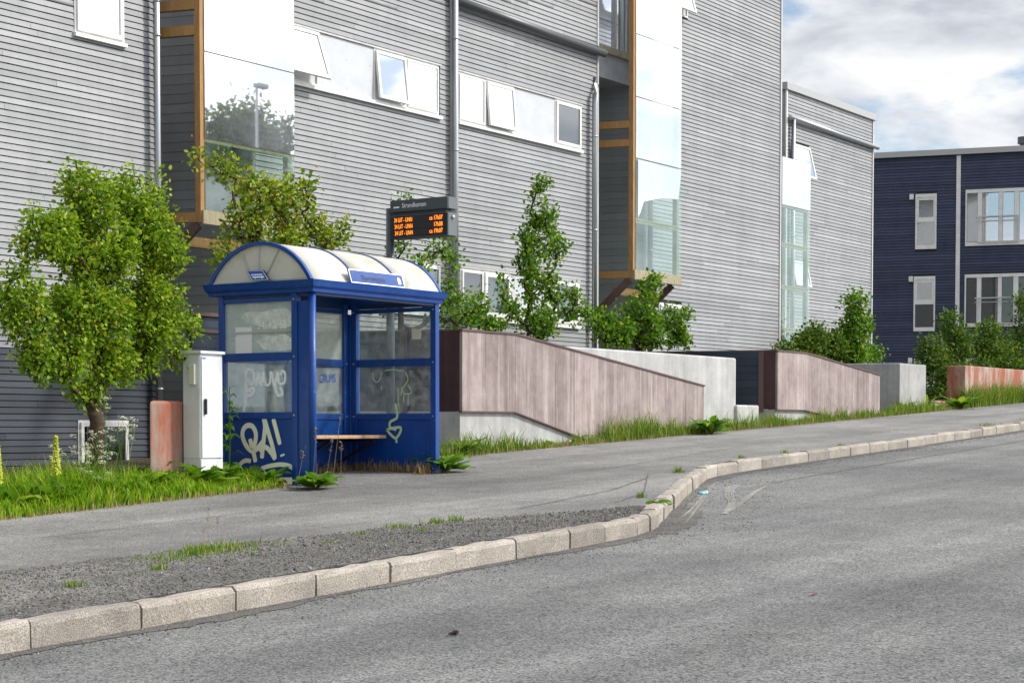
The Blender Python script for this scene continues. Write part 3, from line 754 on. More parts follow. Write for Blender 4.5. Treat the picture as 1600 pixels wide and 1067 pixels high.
# --- navy house at the end of the street
P0 = on_line(1500, 400, Vector(ray(1500, 400)) * 65, S); P0.z = 0
def onB(px, py): return on_line(px, py, P0, S)
WD = -S                                                # to the right along the face
BN = Vector((-WD.y, WD.x, 0)); BN = BN if BN.dot(Vector((-1, -1, 0))) > 0 else -BN     # outward
hb = empty('apartment_building', P0 + Vector((0, 0, 2.4)), 'navy blue clapboard house with white windows and a white downpipe board', 'building')
e0, e1 = onB(1330, 400), onB(1720, 400); zt = onB(1480, 243).z
def bb(b, px0, px1, z0, z1, d0, d1):                   # box on the face, between outward offsets
    a, c = onB(px0, 400), onB(px1, 400); a.z = c.z = 0
    return b.obox(a + BN * d0 + Vector((0, 0, z0)), c - a, BN * (d1 - d0), (0, 0, z1 - z0))
bb(MB(), 1300, 1720, 1.5, zt, -9, 0).build('wall', 'backing', hb)
b = MB(); z = 2.0
def hz(py): return onB(1480, py).z
W1 = [(1430, 1463, hz(388.5), hz(302)), (1428.5, 1462, hz(517), hz(431)), (1508, 1610, hz(386), hz(298.5)), (1508, 1610, hz(512), hz(430)), (1430, 1463, hz(645), hz(560)), (1508, 1610, hz(640), hz(560))]
while z < zt - .02:
    iv = [(1300, 1493.5), (1500, 1720)]
    for wx0, wx1, wz0, wz1 in W1:
        if z + .08 > wz0 and z < wz1:
            nv = []
            for a, c in iv:
                if wx1 <= a or wx0 >= c: nv.append((a, c)); continue
                if wx0 > a: nv.append((a, wx0))
                if wx1 < c: nv.append((wx1, c))
            iv = nv
    for a, c in iv:
        p, q = onB(a, 400), onB(c, 400); p.z = q.z = z; n = len(b.v)
        for o in (p, q):
            b.v += [tuple(o + BN * .03), tuple(o + BN * .012 + Vector((0, 0, .088))), tuple(o - BN * .0 + Vector((0, 0, .088))), tuple(o)]
        b.f += [(n, n + 4, n + 5, n + 1), (n + 1, n + 5, n + 6, n + 2), (n, n + 3, n + 7, n + 4), (n, n + 1, n + 2, n + 3), (n + 4, n + 7, n + 6, n + 5)]
    z += .102
tag(b.build('cladding', 'blue_board', hb), kind='stuff')
bb(MB(), 1493.5, 1500, 2.0, zt - .03, -.02, .06).build('corner_board', 'white_paint', hb)
rf = bb(MB(), 1295, 1725, zt, zt + .2, -9.1, .14).build('roof', 'roof_metal', hb)
a = onB(1597, 228) - BN * .6; MB().tube([(a.x, a.y, zt + .2), (a.x, a.y, zt + .36)], .12, 10).tube([(a.x, a.y, zt + .36), (a.x, a.y, zt + .6)], .2, 12).build('roof_vent', 'dark_gutter', rf)
def bwin(px0, px1, z0, z1, mull=None, cols=None, door=False):
    wd = MB()
    t = 1.6
    bb(wd, px0, px1, z0, z0 + .14, 0, .07); bb(wd, px0, px1, z1 - .12, z1, 0, .07); bb(wd, px0, px0 + t + .6, z0 + .14, z1 - .12, 0, .07); bb(wd, px1 - t - .6, px1, z0 + .14, z1 - .12, 0, .07)
    o = wd.build('window', 'white_paint', hb)
    bb(MB(), px0 + 2, px1 - 2, z0 + .13, z1 - .11, -.004, -.001).build('room', 'room_dark', o)
    return o
for (px0, px1, z0, z1) in (W1[0], W1[1], W1[4]):
    o = bwin(px0, px1, z0, z1); zm = (z0 + z1) / 2 + .03
    bb(MB(), px0 + 2.2, px1 - 2.2, zm - .05, zm + .05, .002, .055).build('mullion', 'white_paint', o)
    s = MB(); bb(s, px0 + 2.2, px0 + 5, zm + .05, z1 - .12, .002, .05); bb(s, px1 - 5, px1 - 2.2, zm + .05, z1 - .12, .002, .05); bb(s, px0 + 5, px1 - 5, z1 - .22, z1 - .12, .002, .05); bb(s, px0 + 5, px1 - 5, zm + .05, zm + .12, .002, .05); s.build('sash', 'white_paint', o)
    bb(MB(), px0 + 5, px1 - 5, zm + .12, z1 - .22, .01, .016).build('pane', 'window_glass', o)
    bb(MB(), px0 + 2.2, px1 - 2.2, z0 + .14, zm - .05, .01, .016).build('pane', 'window_glass' if z1 > 8 else 'dark_window_glass', o)
for k, (px0, px1, z0, z1) in enumerate((W1[2], W1[3], W1[5])):
    o = bwin(px0, px1, z0, z1); g = 'dark_window_glass'
    for a, c in ((1527, 1534), (1560, 1566), (1584, 1592)):
        bb(MB(), a, c, z0 + .14, z1 - .12, .002, .06).build('mullion', 'white_paint', o)
    for a, c in ((1510.2, 1527), (1534, 1560), (1566, 1584), (1592, 1608)):
        bb(MB(), a + .5, c - .5, z0 + .16, z1 - .14, .012, .018).build('pane', g if k else 'window_glass', o)
        sm = 'curtain' if k == 0 and a < 1520 else ('blind_slat' if k == 1 else None)
        if sm == 'curtain':
            bb(MB(), a + .5, c - .5, z0 + .16, z1 - .14, .001, .005).build('curtain', 'curtain', o)
        if sm == 'blind_slat':
            s = MB(); zz = z0 + .2
            while zz < z1 - .2: bb(s, a + .7, c - .7, zz, zz + .045, .001, .008); zz += .075
            tag(s.build('blind_slats', 'blind_slat', o), kind='stuff')
    if k < 2:
        rl = bb(MB(), 1524, 1592, z0 + 1.0, z0 + 1.04, .12, .16); bb(rl, 1524, 1592, z0 + .86, z0 + .88, .13, .15); bb(rl, 1528, 1590, z0 + .1, z0 + .14, .12, .16)
        for px in (1527, 1590): bb(rl, px, px + .8, z0 + .1, z0 + 1.0, .07, .16)
        rl.build('railing', 'frame_metal', o)
for py in (306, 435, 563):
    z = hz(py); p = onB(1420.5, py); bb(MB(), 1420.5, 1427, z - .1, z + .1, 0, .1).build('vent_box', 'white_paint', hb, bevel=.02)

# ---------------------------------------------------------------- walls along the pavement
def ramp_wall(X0, Xk, X1, Y, zt0, zb0, zt1, xg, seed, label, npan, left_len, Lp=.8):
    """clad ramp wall: purple panels over a pale plinth, cut down towards its end"""
    g = zpave(X1, Y)
    o = empty('ramp_wall', (X0, Y, zpave(X0, Y)), label, 'wall', 'purple ramp walls')
    top = lambda x: zt0 if x <= Xk else zt0 + (zt1 - zt0) * (x - Xk) / (X1 - Xk)
    bot = lambda x: zb0 if x <= Xk else max(zb0 + (zpave(xg, Y) - .1 - zb0) * (x - Xk) / (xg - Xk), zpave(x, Y) - .15)
    MB().prism([(X0, Y + .04, zpave(X0, Y) - .3), (X1, Y + .04, zpave(X1, Y) - .3), (X1, Y + .04, top(X1) - .02), (Xk, Y + .04, top(Xk) - .02), (X0, Y + .04, zt0 - .02)], (0, .15, 0)).build('plinth', 'pale_concrete', o)
    rs = random.Random(seed); xs_ = [X0]
    base = [X0 + (X1 - X0) * i / npan for i in range(1, npan)]
    xs_ += [Xk if abs(x - Xk) < (X1 - X0) / npan * .5 else x + rs.uniform(-.06, .06) for x in base] + [X1]
    if Xk not in xs_: xs_.append(Xk); xs_.sort()
    for a, c in zip(xs_, xs_[1:]):
        pts = [(a + .002, bot(a)), (c - .002, bot(c)), (c - .002, top(c)), (a + .002, top(a))]
        e = rs.uniform(0, .004)
        MB().prism([(x, Y - e, z) for x, z in pts], (0, .036 + e, 0)).build('panel', 'purple_panel', o)
    for a, c in ((X0 - .02, Xk), (Xk, X1 + .02)):
        MB().obox((a, Y - .02, top(a)), (c - a, 0, top(c) - top(a)), (0, .24, 0), (0, 0, .025)).build('cap', 'cap_metal', o)
        if bot(c) > zpave(c, Y) - .12 or True:
            cc = min(c, xg); MB().obox((a, Y - .012, bot(a) - .02), (cc - a, 0, bot(cc) - bot(a)), (0, .05, 0), (0, 0, .018)).build('drip_edge', 'cap_metal', o)
    # end that faces down the street: dark panel, then navy boards
    d = S
    p = Vector((X0, Y, 0))
    MB().obox(p + Vector((-.001, .042, zb0)), d * Lp, Vector((.05, 0, 0)), (0, 0, zt0 - zb0)).build('end_panel', 'dark_purple_panel', o)
    MB().obox(p + Vector((.005, .042, zpave(X0, Y) - .3)), d * left_len, Vector((.15, 0, 0)), (0, 0, zb0 - zpave(X0, Y) + .29)).build('end_plinth', 'pale_concrete', o)
    q = p + d * Lp + Vector((0, .042, 0))
    MB().obox(q + Vector((-.02, 0, zb0 - .05)), d * .09, Vector((.05, 0, 0)), (0, 0, zt0 - zb0 + .05)).build('edge_trim', 'cap_metal', o)
    MB().obox(q + d * .09 + Vector((.03, 0, zb0)), d * (left_len - Lp - .1), Vector((.1, 0, 0)), (0, 0, zt0 - zb0)).build('wall_core', 'backing', o)
    side_clad(o, q + d * .1 + Vector((.03, 0, 0)), left_len - Lp - .12, zb0, zt0 - .12, NAVY, .137, name='navy_board')
    MB().obox(p + Vector((-.03, .2, zt0)), d * (left_len - .15), Vector((.24, 0, 0)), (0, 0, .026)).build('cap', 'cap_metal', o)
    return o
WY = 14.8
def wx(px, py=560): return onY(px, py, WY).x
ramp_wall(wx(722), wx(805), wx(1100), WY, 2.96, 1.84, 2.32, 24.9, 1, 'purple stained ramp wall beside the bus shelter, over a pale plinth', 12, 2.5)
ramp_wall(wx(1215), wx(1259), wx(1375), WY, 3.03, 1.95, 2.70, 35.0, 2, 'shorter purple stained ramp wall between the two pale concrete blocks', 8, 2.9, .22)
# long pale concrete wall behind the first ramp wall, with a rounded end
y0 = 15.06; xe = onY(1156, 600, y0).x
pts = [(21.3, y0)] + [(xe - .22 + .22 * math.sin(a), y0 + .22 - .22 * math.cos(a)) for a in [R(k * 15) for k in range(0, 7)]] + [(xe, y0 + .5), (21.3, y0 + .5)]
o = MB().prism([(x, y, 1.0) for x, y in pts], (0, 0, 1.87)).build('concrete_wall', 'pale_concrete', bevel=.03)
tag(o, 'long pale concrete wall with a rounded end, rising behind the first ramp wall', 'wall')
p = onY(1156, 640, 14.95).x
o = MB().box((p, 15.0, 1.4), (p + .9, 15.5, 2.02)).build('concrete_block', 'pale_concrete', bevel=.03); tag(o, 'low concrete block at the foot of the navy boards between two walls', 'block')
# pale concrete block
c0, c1 = onY(1406, 600, 15.15), onY(1447, 600, 15.15)
o = MB().prism([(c0.x, 15.15, 1.6), (c1.x, 15.15, 1.6), (c1.x + S.x * 1.3, 16.4, 1.6), (c0.x + S.x * 1.3, 16.4, 1.6)], (0, 0, 1.42)).build('concrete_wall', 'pale_concrete', bevel=.02)
tag(o, 'square pale concrete block between the second ramp wall and dark bushes', 'wall')
# red wall
r0 = onY(1508, 600, 15.1).x
o = MB().prism([(r0, 15.1, 1.6), (r0 + 16, 15.1, 2.2), (r0 + 16, 15.1, 3.1), (r0, 15.1, 3.08)], (0, .45, 0))
o = o.build('red_wall', 'red_concrete', bevel=.02); tag(o, 'rust red stained concrete wall with grass along its foot', 'wall')
o = MB().prism([(r0 - 1.5, 15.3, 1.9), (r0 - .5, 15.3, 1.9), (r0 - .5, 15.3, 2.22), (r0 - 1.1, 15.3, 2.24), (r0 - 1.45, 15.3, 2.12)], (0, .5, 0)).build('kerb_block', 'red_concrete', bevel=.04); tag(o, 'small brown stone lying between the concrete block and red wall', 'stone')
# pillar by the cabinet
p0, p1 = onY(234, 690, 13.75).x, onY(286, 690, 13.75).x
pt = onY(260, 626, 13.75).z
dd = Vector((.74, .67, 0)) * .8; o = MB().prism([(p0, 13.75, .6), (p1, 13.75, .6), (p1 + dd.x, 13.75 + dd.y, .6), (p0 + dd.x, 13.75 + dd.y, .6)], (0, 0, pt - .6)).build('concrete_pillar', 'red_concrete', bevel=.035); tag(o, 'stubby red stained concrete pillar beside the white cabinet', 'pillar')
# navy fence closing the recess behind the shelter
f0, f1 = 17.95, 20.0
fe = empty('board_fence', (f0, 17.1, 1.1), 'dark navy board fence behind the white cabinet', 'fence')
MB().box((f0, 17.12, .8), (f1, 17.2, 3.1)).build('fence_core', 'backing', fe)
for i in range(16):
    o = bpy.data.objects.new('board', NAVY); C.objects.link(o); o.parent = fe; o.location = Vector((f0, 17.12, .9 + i * .137)) - fe.location; o.scale = (f1 - f0, 1, 1)
MB().box((f0 - .02, 17.06, 3.1), (f1, 17.26, 3.15)).build('cap', 'cap_metal', fe)
MB().box((f0 - .02, 17.07, 2.88), (f1, 17.1, 2.92)).build('rail', 'cap_metal', fe)

# ---------------------------------------------------------------- bus shelter
SX0, SX1, SY0, SY1, SZ = 15.3, 17.55, 12.8, 14.1, .97
sh = empty('bus_shelter', (SX0, SY0, SZ), 'blue bus shelter with graffiti, bench and cream barrel roof', 'bus shelter')
PB = 'shelter_blue'
bx = lambda a, c, name, m=PB, bevel=.004: MB().box(a, c).build(name, m, sh, bevel=bevel)
ZE = 3.10
P = .075
def post(x, y, n='post'): return bx((x - P / 2, y - P / 2, zpave(x, y) - .1), (x + P / 2, y + P / 2, ZE), n)
yA = 13.03
o = MB().tube([(SX0, SY0, zpave(SX0, SY0) - .1), (SX0, SY0, ZE)], .04, 16).build('post', PB, sh, True)
post(SX0, yA); post(SX0, SY1); post(SX1, SY0); post(SX1, SY1 - .1); post(SX0 + 1.1, SY1); post(SX1 - .1, SY1)
rails = [(2.985, 3.035), (2.34, 2.43), (1.70, 1.775)]
def wall_end(x, y0, y1, mats):
    for z0, z1 in rails: bx((x - .025, y0, z0), (x + .025, y1, z1), 'rail')
    bx((x - .012, y0, 1.10), (x + .012, y1, 1.70), 'lower_panel'); bx((x - .02, y0, 1.06), (x + .02, y1, 1.10), 'rail')
    for (z0, z1), gm in zip(((2.43, 2.985), (1.775, 2.34)), mats):
        MB().box((x - .004, y0, z0), (x + .004, y1, z1)).build('pane', gm, sh)
def wall_back(y, x0, x1, mats):
    for z0, z1 in rails: bx((x0, y - .025, z0), (x1, y + .025, z1), 'rail')
    bx((x0, y - .012, 1.16), (x1, y + .012, 1.70), 'lower_panel'); bx((x0, y - .02, 1.12), (x1, y + .02, 1.16), 'rail')
    for (z0, z1), gm in zip(((2.43, 2.985), (1.775, 2.34)), mats):
        MB().box((x0, y - .004, z0), (x1, y + .004, z1)).build('pane', gm, sh)
h = P / 2
wall_end(SX0, yA + h, SY1 - h, ('shelter_frosted', 'shelter_grimy'))
bx((SX0 - .014, SY0 + .03, 1.0), (SX0 + .014, yA - h, 2.98), 'side_fillet')
wall_end(SX1, SY0 + h, SY1 - .1 - h, ('shelter_grimy', 'shelter_grimy'))
wall_back(SY1, SX0 + h, SX0 + 1.1 - h, ('shelter_frosted', 'shelter_grimy'))
wall_back(SY1, SX0 + 1.1 + h, SX1 - .1 - h, ('shelter_frosted', 'shelter_grimy'))
bx((SX1 - .06, SY1 - .065, 1.0), (SX1 + .02, SY1 + .03, 2.98), 'corner_fillet')
# roof frame: a flared fascia with an inner ledge
fx0, fx1, fy0, fy1 = SX0 - .11, SX1 + .11, SY0 - .11, SY1 + .2
b = MB(); lo, hi = 3.07, 3.20
ring = lambda d, z: [(fx0 - d, fy0 - d, z), (fx1 + d, fy0 - d, z), (fx1 + d, fy1 + d, z), (fx0 - d, fy1 + d, z)]
prof = [(-.10, lo), (-.045, lo), (-.04, lo + .035), (-.015, lo + .06), (.0, hi - .015), (.006, hi), (-.14, hi + .006), (-.14, lo + .03)]
for d, z in prof: b.v += ring(d, z)
k = len(prof)
for i in range(k):
    j = (i + 1) % k
    for s in range(4): e = (s + 1) % 4; b.f.append((i * 4 + s, i * 4 + e, j * 4 + e, j * 4 + s))
b.build('roof_frame', PB, sh)
# inner beams under the roof
for a, c in (((SX0, SY0), (SX1, SY0)), ((SX0, SY1), (SX1, SY1)), ((SX0, SY0), (SX0, SY1)), ((SX1, SY0), (SX1, SY1))):
    MB().bar((a[0], a[1], ZE - .02), (c[0], c[1], ZE - .02), .05, .08).build('roof_beam', 'shelter_blue_dark', sh)
# barrel vault
cy = (fy0 + fy1) / 2; hw = (fy1 - fy0) / 2 - .07; rise = .43; z0 = hi + .005
Rr = (hw * hw + rise * rise) / (2 * rise); cz = z0 + rise - Rr; am = math.asin(hw / Rr); NA = 28
arc = lambda i, r=0: (cy - (Rr + r) * math.sin(-am + 2 * am * i / NA), cz + (Rr + r) * math.cos(-am + 2 * am * i / NA))
vx0, vx1 = fx0 + .05, fx1 - .05; ribs = [vx0 + (vx1 - vx0) * i / 3 for i in range(4)]
for a, c in zip(ribs, ribs[1:]):
    b = MB()
    for xx in (a + .012, c - .012):
        for r in (0, -.01):
            for i in range(NA + 1): y, z = arc(i, r); b.v.append((xx, y, z))
    n = NA + 1
    for i in range(NA):
        b.f += [(i, i + 1, 2 * n + i + 1, 2 * n + i), (n + i, 3 * n + i, 3 * n + i + 1, n + i + 1), (i, n + i, n + i + 1, i + 1), (2 * n + i, 2 * n + i + 1, 3 * n + i + 1, 3 * n + i)]
    b.build('roof_sheet', 'roof_sheet', sh, True)
for k, a in enumerate(ribs):
    b = MB(); n = 0; rw = .045 if k in (0, 3) else .024
    sec = [(-rw / 2, .012), (rw / 2, .012), (rw / 2, -.03), (-rw / 2, -.03)]
    for i in range(NA + 1):
        for dx, dr in sec: y, z = arc(i, dr); b.v.append((a + dx, y, z))
    for i in range(NA):
        for s in range(4): e = (s + 1) % 4; b.f.append((i * 4 + s, i * 4 + e, i * 4 + 4 + e, i * 4 + 4 + s))
    b.f += [(0, 1, 2, 3), tuple(NA * 4 + s for s in range(4))]
    b.build('roof_rib', PB, sh)
for xx in (vx0 + .004, vx1 - .004):
    b = MB(); pts = [(xx, *arc(i, -.012)) for i in range(NA + 1)]
    gb = b.prism(pts, (.006, 0, 0)).build('gable_sheet', 'roof_sheet', sh)
    for an in (-38, 0, 40):
        t_ = R(an); p = Vector((xx - .008, cy + .0, z0 + .012)); L = (rise - .05) if an == 0 else rise * .98
        MB().bar(p + Vector((0, -math.sin(t_) * .12, math.cos(t_) * .02)), p + Vector((0, -math.sin(t_) * L * 1.02, math.cos(t_) * L)), .012, .022, (1, 0, 0)).build('gable_spoke', 'frame_metal', gb)
    MB().box((xx - .012, cy - hw, z0 - .002), (xx + .012, cy + hw, z0 + .018)).build('gable_foot', 'frame_metal', gb)
# bus sign on the gable end (slanted plate)
p = [onX(385, 423.5, fx0), onX(412.5, 422.5, fx0), onX(422.5, 438.5, fx0), onX(394, 440, fx0)]
d = Vector((.012, 0, 0)); tl, tr_, br, bl_ = [q + Vector((-.01, 0, .004)) for q in p]
sg = MB().prism([tl, tr_, br, bl_], d).build('bus_sign', 'navy_print', sh)
def inset(q, k): c_ = (q[0] + q[1] + q[2] + q[3]) / 4; return [c_ + (a - c_) * k for a in q]
q4 = [v - Vector((.003, 0, 0)) for v in (tl, tr_, br, bl_)]
b = MB(); o_, i_ = inset(q4, .93), inset(q4, .84)
for i in range(4): j = (i + 1) % 4; b.poly([o_[i], o_[j], i_[j], i_[i]])
b.build('sign_border', 'white_print', sg)
MB().poly([v - Vector((.001, 0, 0)) for v in i_]).build('sign_field', 'blue_print', sg)
uv = lambda u, v: (i_[0] * (1 - u) + i_[1] * u) * (1 - v) + (i_[3] * (1 - u) + i_[2] * u) * v - Vector((.003, 0, 0))
b = MB()
b.poly([uv(.12, .34), uv(.86, .34), uv(.86, .46), uv(.12, .46)]); b.poly([uv(.12, .60), uv(.88, .60), uv(.88, .78), uv(.12, .78)])
for u in (.12, .24, .37, .5, .62, .75, .83): b.poly([uv(u, .46), uv(u + .03, .46), uv(u + .03, .6), uv(u, .6)])
for u in (.27, .70): b.poly([uv(u + .05 * math.cos(a), .80 + .09 * math.sin(a)) - Vector((.001, 0, 0)) for a in [2 * PI * k / 10 for k in range(10)]])
b.build('bus_pictogram', 'white_print', sg)
# name board on the long side, leaning on the roof
yq = fy0 + .02
p = [onY(551.5, 421, yq), onY(633, 431, yq), onY(630.5, 449.5, yq), onY(549, 440.5, yq)]
p[2].z = p[3].z = z0 + .0; p[0].z = p[1].z = z0 + .155; p[0].y = p[1].y = yq + .05; p[0].x = p[3].x = min(p[0].x, p[3].x); p[1].x = p[2].x = max(p[1].x, p[2].x)
nb = MB().prism(p, (0, .015, 0)).build('name_board', PB, sh)
up = (p[0] - p[3]).normalized(); nn = Vector((0, -1, 0)) * .003
b = MB(); q4 = [v + nn for v in p]; o_ = q4; W_ = (p[1] - p[0]).length
i_ = [q4[0] + Vector((.012, 0, 0)) - up * .012, q4[1] + Vector((-.012, 0, 0)) - up * .012, q4[2] + Vector((-.012, 0, 0)) + up * .012, q4[3] + Vector((.012, 0, 0)) + up * .012]
for i in range(4): j = (i + 1) % 4; b.poly([o_[i], o_[j], i_[j], i_[i]])
b.build('board_border', 'white_print', nb)
text_mesh('Bjørnøygata', .088, 'navy_print', p[3] + Vector((W_ * .21, 0, 0)) + up * .045 + nn, (1, 0, 0), up, parent=nb)
b = MB(); s0 = p[3] + Vector((W_ * .885, 0, 0)) + up * .035 + nn
b.poly([s0 + Vector((x, 0, 0)) * .06 + up * y * .06 for x, y in ((0, .1), (.5, 0), (.95, .15), (1, .9), (.8, 1.35), (.3, 1.5), (0, 1.1))]); b.build('sticker', 'paper', nb)
# marks on the near end: numbers, papers, graffiti
gx_ = SX0 - .006
T = lambda a, c: onX(a, c, gx_)
d_r = Vector((0, -1, 0))
text_mesh('34, 42, 52', .125, 'white_print', T(402, 514.5) - Vector((.004, 0, 0)), d_r, (0, 0, 1), parent=sh, squeeze=.86)
MB().prism([T(368, 512), T(393.5, 511), T(393.5, 551.5), T(368, 553)], (-.002, 0, 0)).build('notice', 'paper', sh)
MB().bar(T(366, 520.5) + Vector((-.006, 0, 0)), T(463, 516.5) + Vector((-.006, 0, 0)), .012, .018).build('clip_bar', 'frame_metal', sh)
def blob(pts): return [T(a, c) for a, c in pts]
z5 = lambda l: [(350 + a / 3.56, 460 + c / 3.56) for a, c in l]
b = MB(); b.poly(blob(z5([(100, 130), (108, 105), (150, 96), (210, 100), (260, 84), (340, 76), (375, 100), (388, 145), (370, 178), (320, 186), (240, 188), (180, 170), (130, 160)])))
b.poly(blob(z5([(175, 262), (215, 240), (210, 225), (270, 232), (340, 220), (380, 245), (390, 300), (350, 312), (260, 314), (215, 306), (200, 280)])))
b.build('smear', 'smear', sh)
z3 = lambda l, X=gx_ - .0095: [onX(340 + a / 7.62, 640 + c / 7.62, X) for a, c in l]
b = MB(); nx_ = (-1, 0, 0); lw_ = .058
for k_, l in enumerate(([(385, 345), (405, 430), (430, 520), (452, 625)], [(415, 500), (350, 440), (300, 330), (305, 240), (350, 190), (410, 195), (450, 260), (455, 340), (435, 420), (405, 470)],
          [(440, 490), (500, 430), (560, 350)], [(548, 95), (566, 200), (552, 340), (538, 470), (527, 580)], [(556, 100), (600, 250), (650, 420), (688, 590)], [(490, 482), (570, 445), (640, 510), (688, 592)], [(664, 105), (700, 240), (745, 415)], [(772, 528), (778, 552)],
          [(262, 715), (268, 660), (310, 615), (360, 603), (400, 615)], [(455, 722), (540, 695), (620, 670), (740, 652), (840, 662), (900, 695), (950, 738)])):
    ribbon(b, [v - Vector((.0006 * k_, 0, 0)) for v in z3(l)], lw_ * (1.15 if len(l) == 2 else .85 if l[0][1] > 640 or l[0][0] < 265 else 1), nx_)
b.build('graffiti', 'cream_print', sh)
b = MB(); z5x = lambda l, X=gx_ - .003: [onX(350 + a / 3.56, 460 + c / 3.56, X) for a, c in l]
for k_, l in enumerate(([(108, 652), (118, 590), (122, 500), (120, 440), (135, 416), (160, 430), (168, 470), (150, 500), (135, 470)], [(125, 545), (155, 520), (165, 535), (145, 560), (122, 556)], [(165, 435), (178, 505), (190, 435)], [(190, 435), (205, 505), (218, 430)],
          [(218, 425), (232, 500), (256, 490), (258, 425)], [(265, 428), (280, 508), (296, 430)], [(300, 430), (305, 490), (335, 490), (340, 440), (325, 425), (315, 450)], [(300, 440), (285, 510), (300, 560), (325, 550), (310, 510)])):
    ribbon(b, [v - Vector((.0006 * k_, 0, 0)) for v in z5x(l)], .025, nx_)
b.build('graffiti', 'white_print', sh)
b = MB(); ribbon(b, z5x([(388, 480), (408, 485), (410, 560)]), .026, nx_); b.build('graffiti', 'white_print', sh)
# marks on the far end and the back
xf = SX1 - .0135; z6 = lambda l, X=xf: [onX(480 + a / 3.557, 460 + c / 3.557, X) for a, c in l]
b = MB()
for k_, l in enumerate(([(490, 605), (500, 680), (462, 708), (462, 738), (495, 752)], [(440, 750), (520, 740), (492, 798), (440, 750)], [(494, 795), (497, 825)])):
    ribbon(b, [v - Vector((.0006 * k_, 0, 0)) for v in z6(l, xf - .014)], .034, nx_)
b.build('graffiti', 'lime_print', sh)
b = MB(); rs = random.Random(4)
for k_, l in enumerate(([(365, 430), (368, 470), (385, 488), (405, 470), (412, 430)], [(430, 425), (470, 418), (540, 425)], [(545, 430), (560, 470), (545, 500), (530, 520)], [(530, 520), (520, 560)], [(560, 500), (580, 545), (540, 550), (525, 520)], [(562, 550), (560, 620)], [(538, 552), (536, 600)], [(505, 520), (507, 620)], [(410, 510), (415, 530)])):
    ribbon(b, [v - Vector((.0006 * k_, 0, 0)) for v in z6(l, SX1 - .006)], .012, nx_)
b.build('graffiti', 'lime_print', sh)
MB().prism([onX(643.5, 514, SX1 - .005), onX(657.5, 514, SX1 - .005), onX(657.5, 530, SX1 - .005), onX(643.5, 530, SX1 - .005)], (-.002, 0, 0)).build('notice', 'cream_plastic', sh)
p = onY(499.5, 598, SY1 - .006)
text_mesh('GRUMS', .15, 'blue_print', p, (1, 0, .03), (0, 0, 1), parent=sh, squeeze=.62, name='graffiti')
# bench
bn = MB().box((SX0 + .3, SY1 - .62, 1.475), (SX1 - .06, SY1 - .32, 1.515)).build('bench', 'bench_wood', sh, bevel=.006)
MB().box((SX0 + .3, SY1 - .31, 1.475), (SX1 - .06, SY1 - .05, 1.515)).build('slat', 'bench_wood', bn)
for xx in (SX0 + .5, SX0 + 1.2, SX1 - .25):
    b = MB().bar((xx, SY1 - .03, 1.455), (xx, SY1 - .58, 1.455), .03, .035); b.bar((xx, SY1 - .03, 1.18), (xx, SY1 - .55, 1.44), .025, .03)
    b.build('bench_bracket', 'black_plastic', bn)
# pad
b = MB(); P4 = [(SX0 - .3, SY0 - .42), (SX1 + .4, SY0 - .42), (SX1 + .4, SY1 + .25), (SX0 - .3, SY1 + .25)]
b.prism([(x, y, zpave(x, y) - .12) for x, y in P4], (0, 0, .125)); tag(b.build('shelter_pad', 'pavement_asphalt'), kind='structure')

# ---------------------------------------------------------------- display sign
DX, DYp = 18.62, 14.32
ds = empty('departure_display', (DX, DYp, zpave(DX, DYp)), 'grey pole with a glowing orange departure display under a name header', 'display sign')
MB().tube([(DX + .05, DYp, zpave(DX, DYp) - .1), (DX + .05, DYp, 4.40)], .054, 16).build('pole', 'sign_grey', ds, True)
yr = 13.36
hd = MB().box((DX - .03, yr, 4.335), (DX + .18, DYp - .06, 4.485)).build('header', 'sign_grey', ds, bevel=.006)
MB().box((DX - .01, yr - .004, 4.34), (DX + .17, yr + .0, 4.48)).build('header_end', 'sign_grey_light', hd)
MB().box((DX + .02, yr + .06, 4.26), (DX + .14, DYp - .05, 4.335)).build('carrier', 'sign_grey', ds)
cs = MB().box((DX - .03, yr - .0, 4.0), (DX + .17, DYp - .06, 4.29)).build('display_case', 'sign_grey', ds, bevel=.006)
MB().box((DX - .034, yr + .01, 4.015), (DX - .03, DYp - .07, 4.28)).build('screen', 'screen', cs)
MB().box((DX - .02, yr - .006, 4.005), (DX + .16, yr - .001, 4.285)).build('side_plate', 'sign_grey_light', cs)
MB().tube([(DX + .07, yr - .03, 4.235), (DX + .07, yr - .005, 4.235)], .022, 12).build('knob', 'frame_metal', cs, True)
xs_ = DX - .0385
yl = DYp - .13
for k_, (l, r_) in enumerate((('34 UiT - UNN', 'ca 17h07'), ('34 UiT - UNN', '17h08'), ('34 UiT - UNN', 'ca 19h07'))):
    z = 4.205 - k_ * .082
    text_mesh(l, .078, 'led', (xs_, yl - k_ * .005, z), d_r, (0, 0, 1), parent=cs, squeeze=.62)
    text_mesh(r_, .078, 'led', (xs_, yr + .07, z), d_r, (0, 0, 1), 'RIGHT', parent=cs, squeeze=.72)
    MB().box((xs_ + .002, yr + .04, z - .012), (xs_ + .004, yl + .04, z + .058)).build('led_row', 'black_plastic', cs)
text_mesh('Strandkanten', .085, 'white_print', (DX - .0335, DYp - .25, 4.385), d_r, (0, 0, 1), parent=hd, squeeze=.85)
b = MB()
for i, (a, c) in enumerate(((0, .03), (.018, .05), (.04, .08), (.07, .1))): b.poly([(DX - .0335 - i * .0004, DYp - .12 - a, 4.385 + (i % 2) * .008), (DX - .0335 - i * .0004, DYp - .12 - c, 4.385 + (i % 2) * .008), (DX - .0335 - i * .0004, DYp - .12 - c, 4.405 - (i % 2) * .006), (DX - .0335 - i * .0004, DYp - .12 - a, 4.405 - (i % 2) * .006)])
b.build('logo', 'white_print', hd)

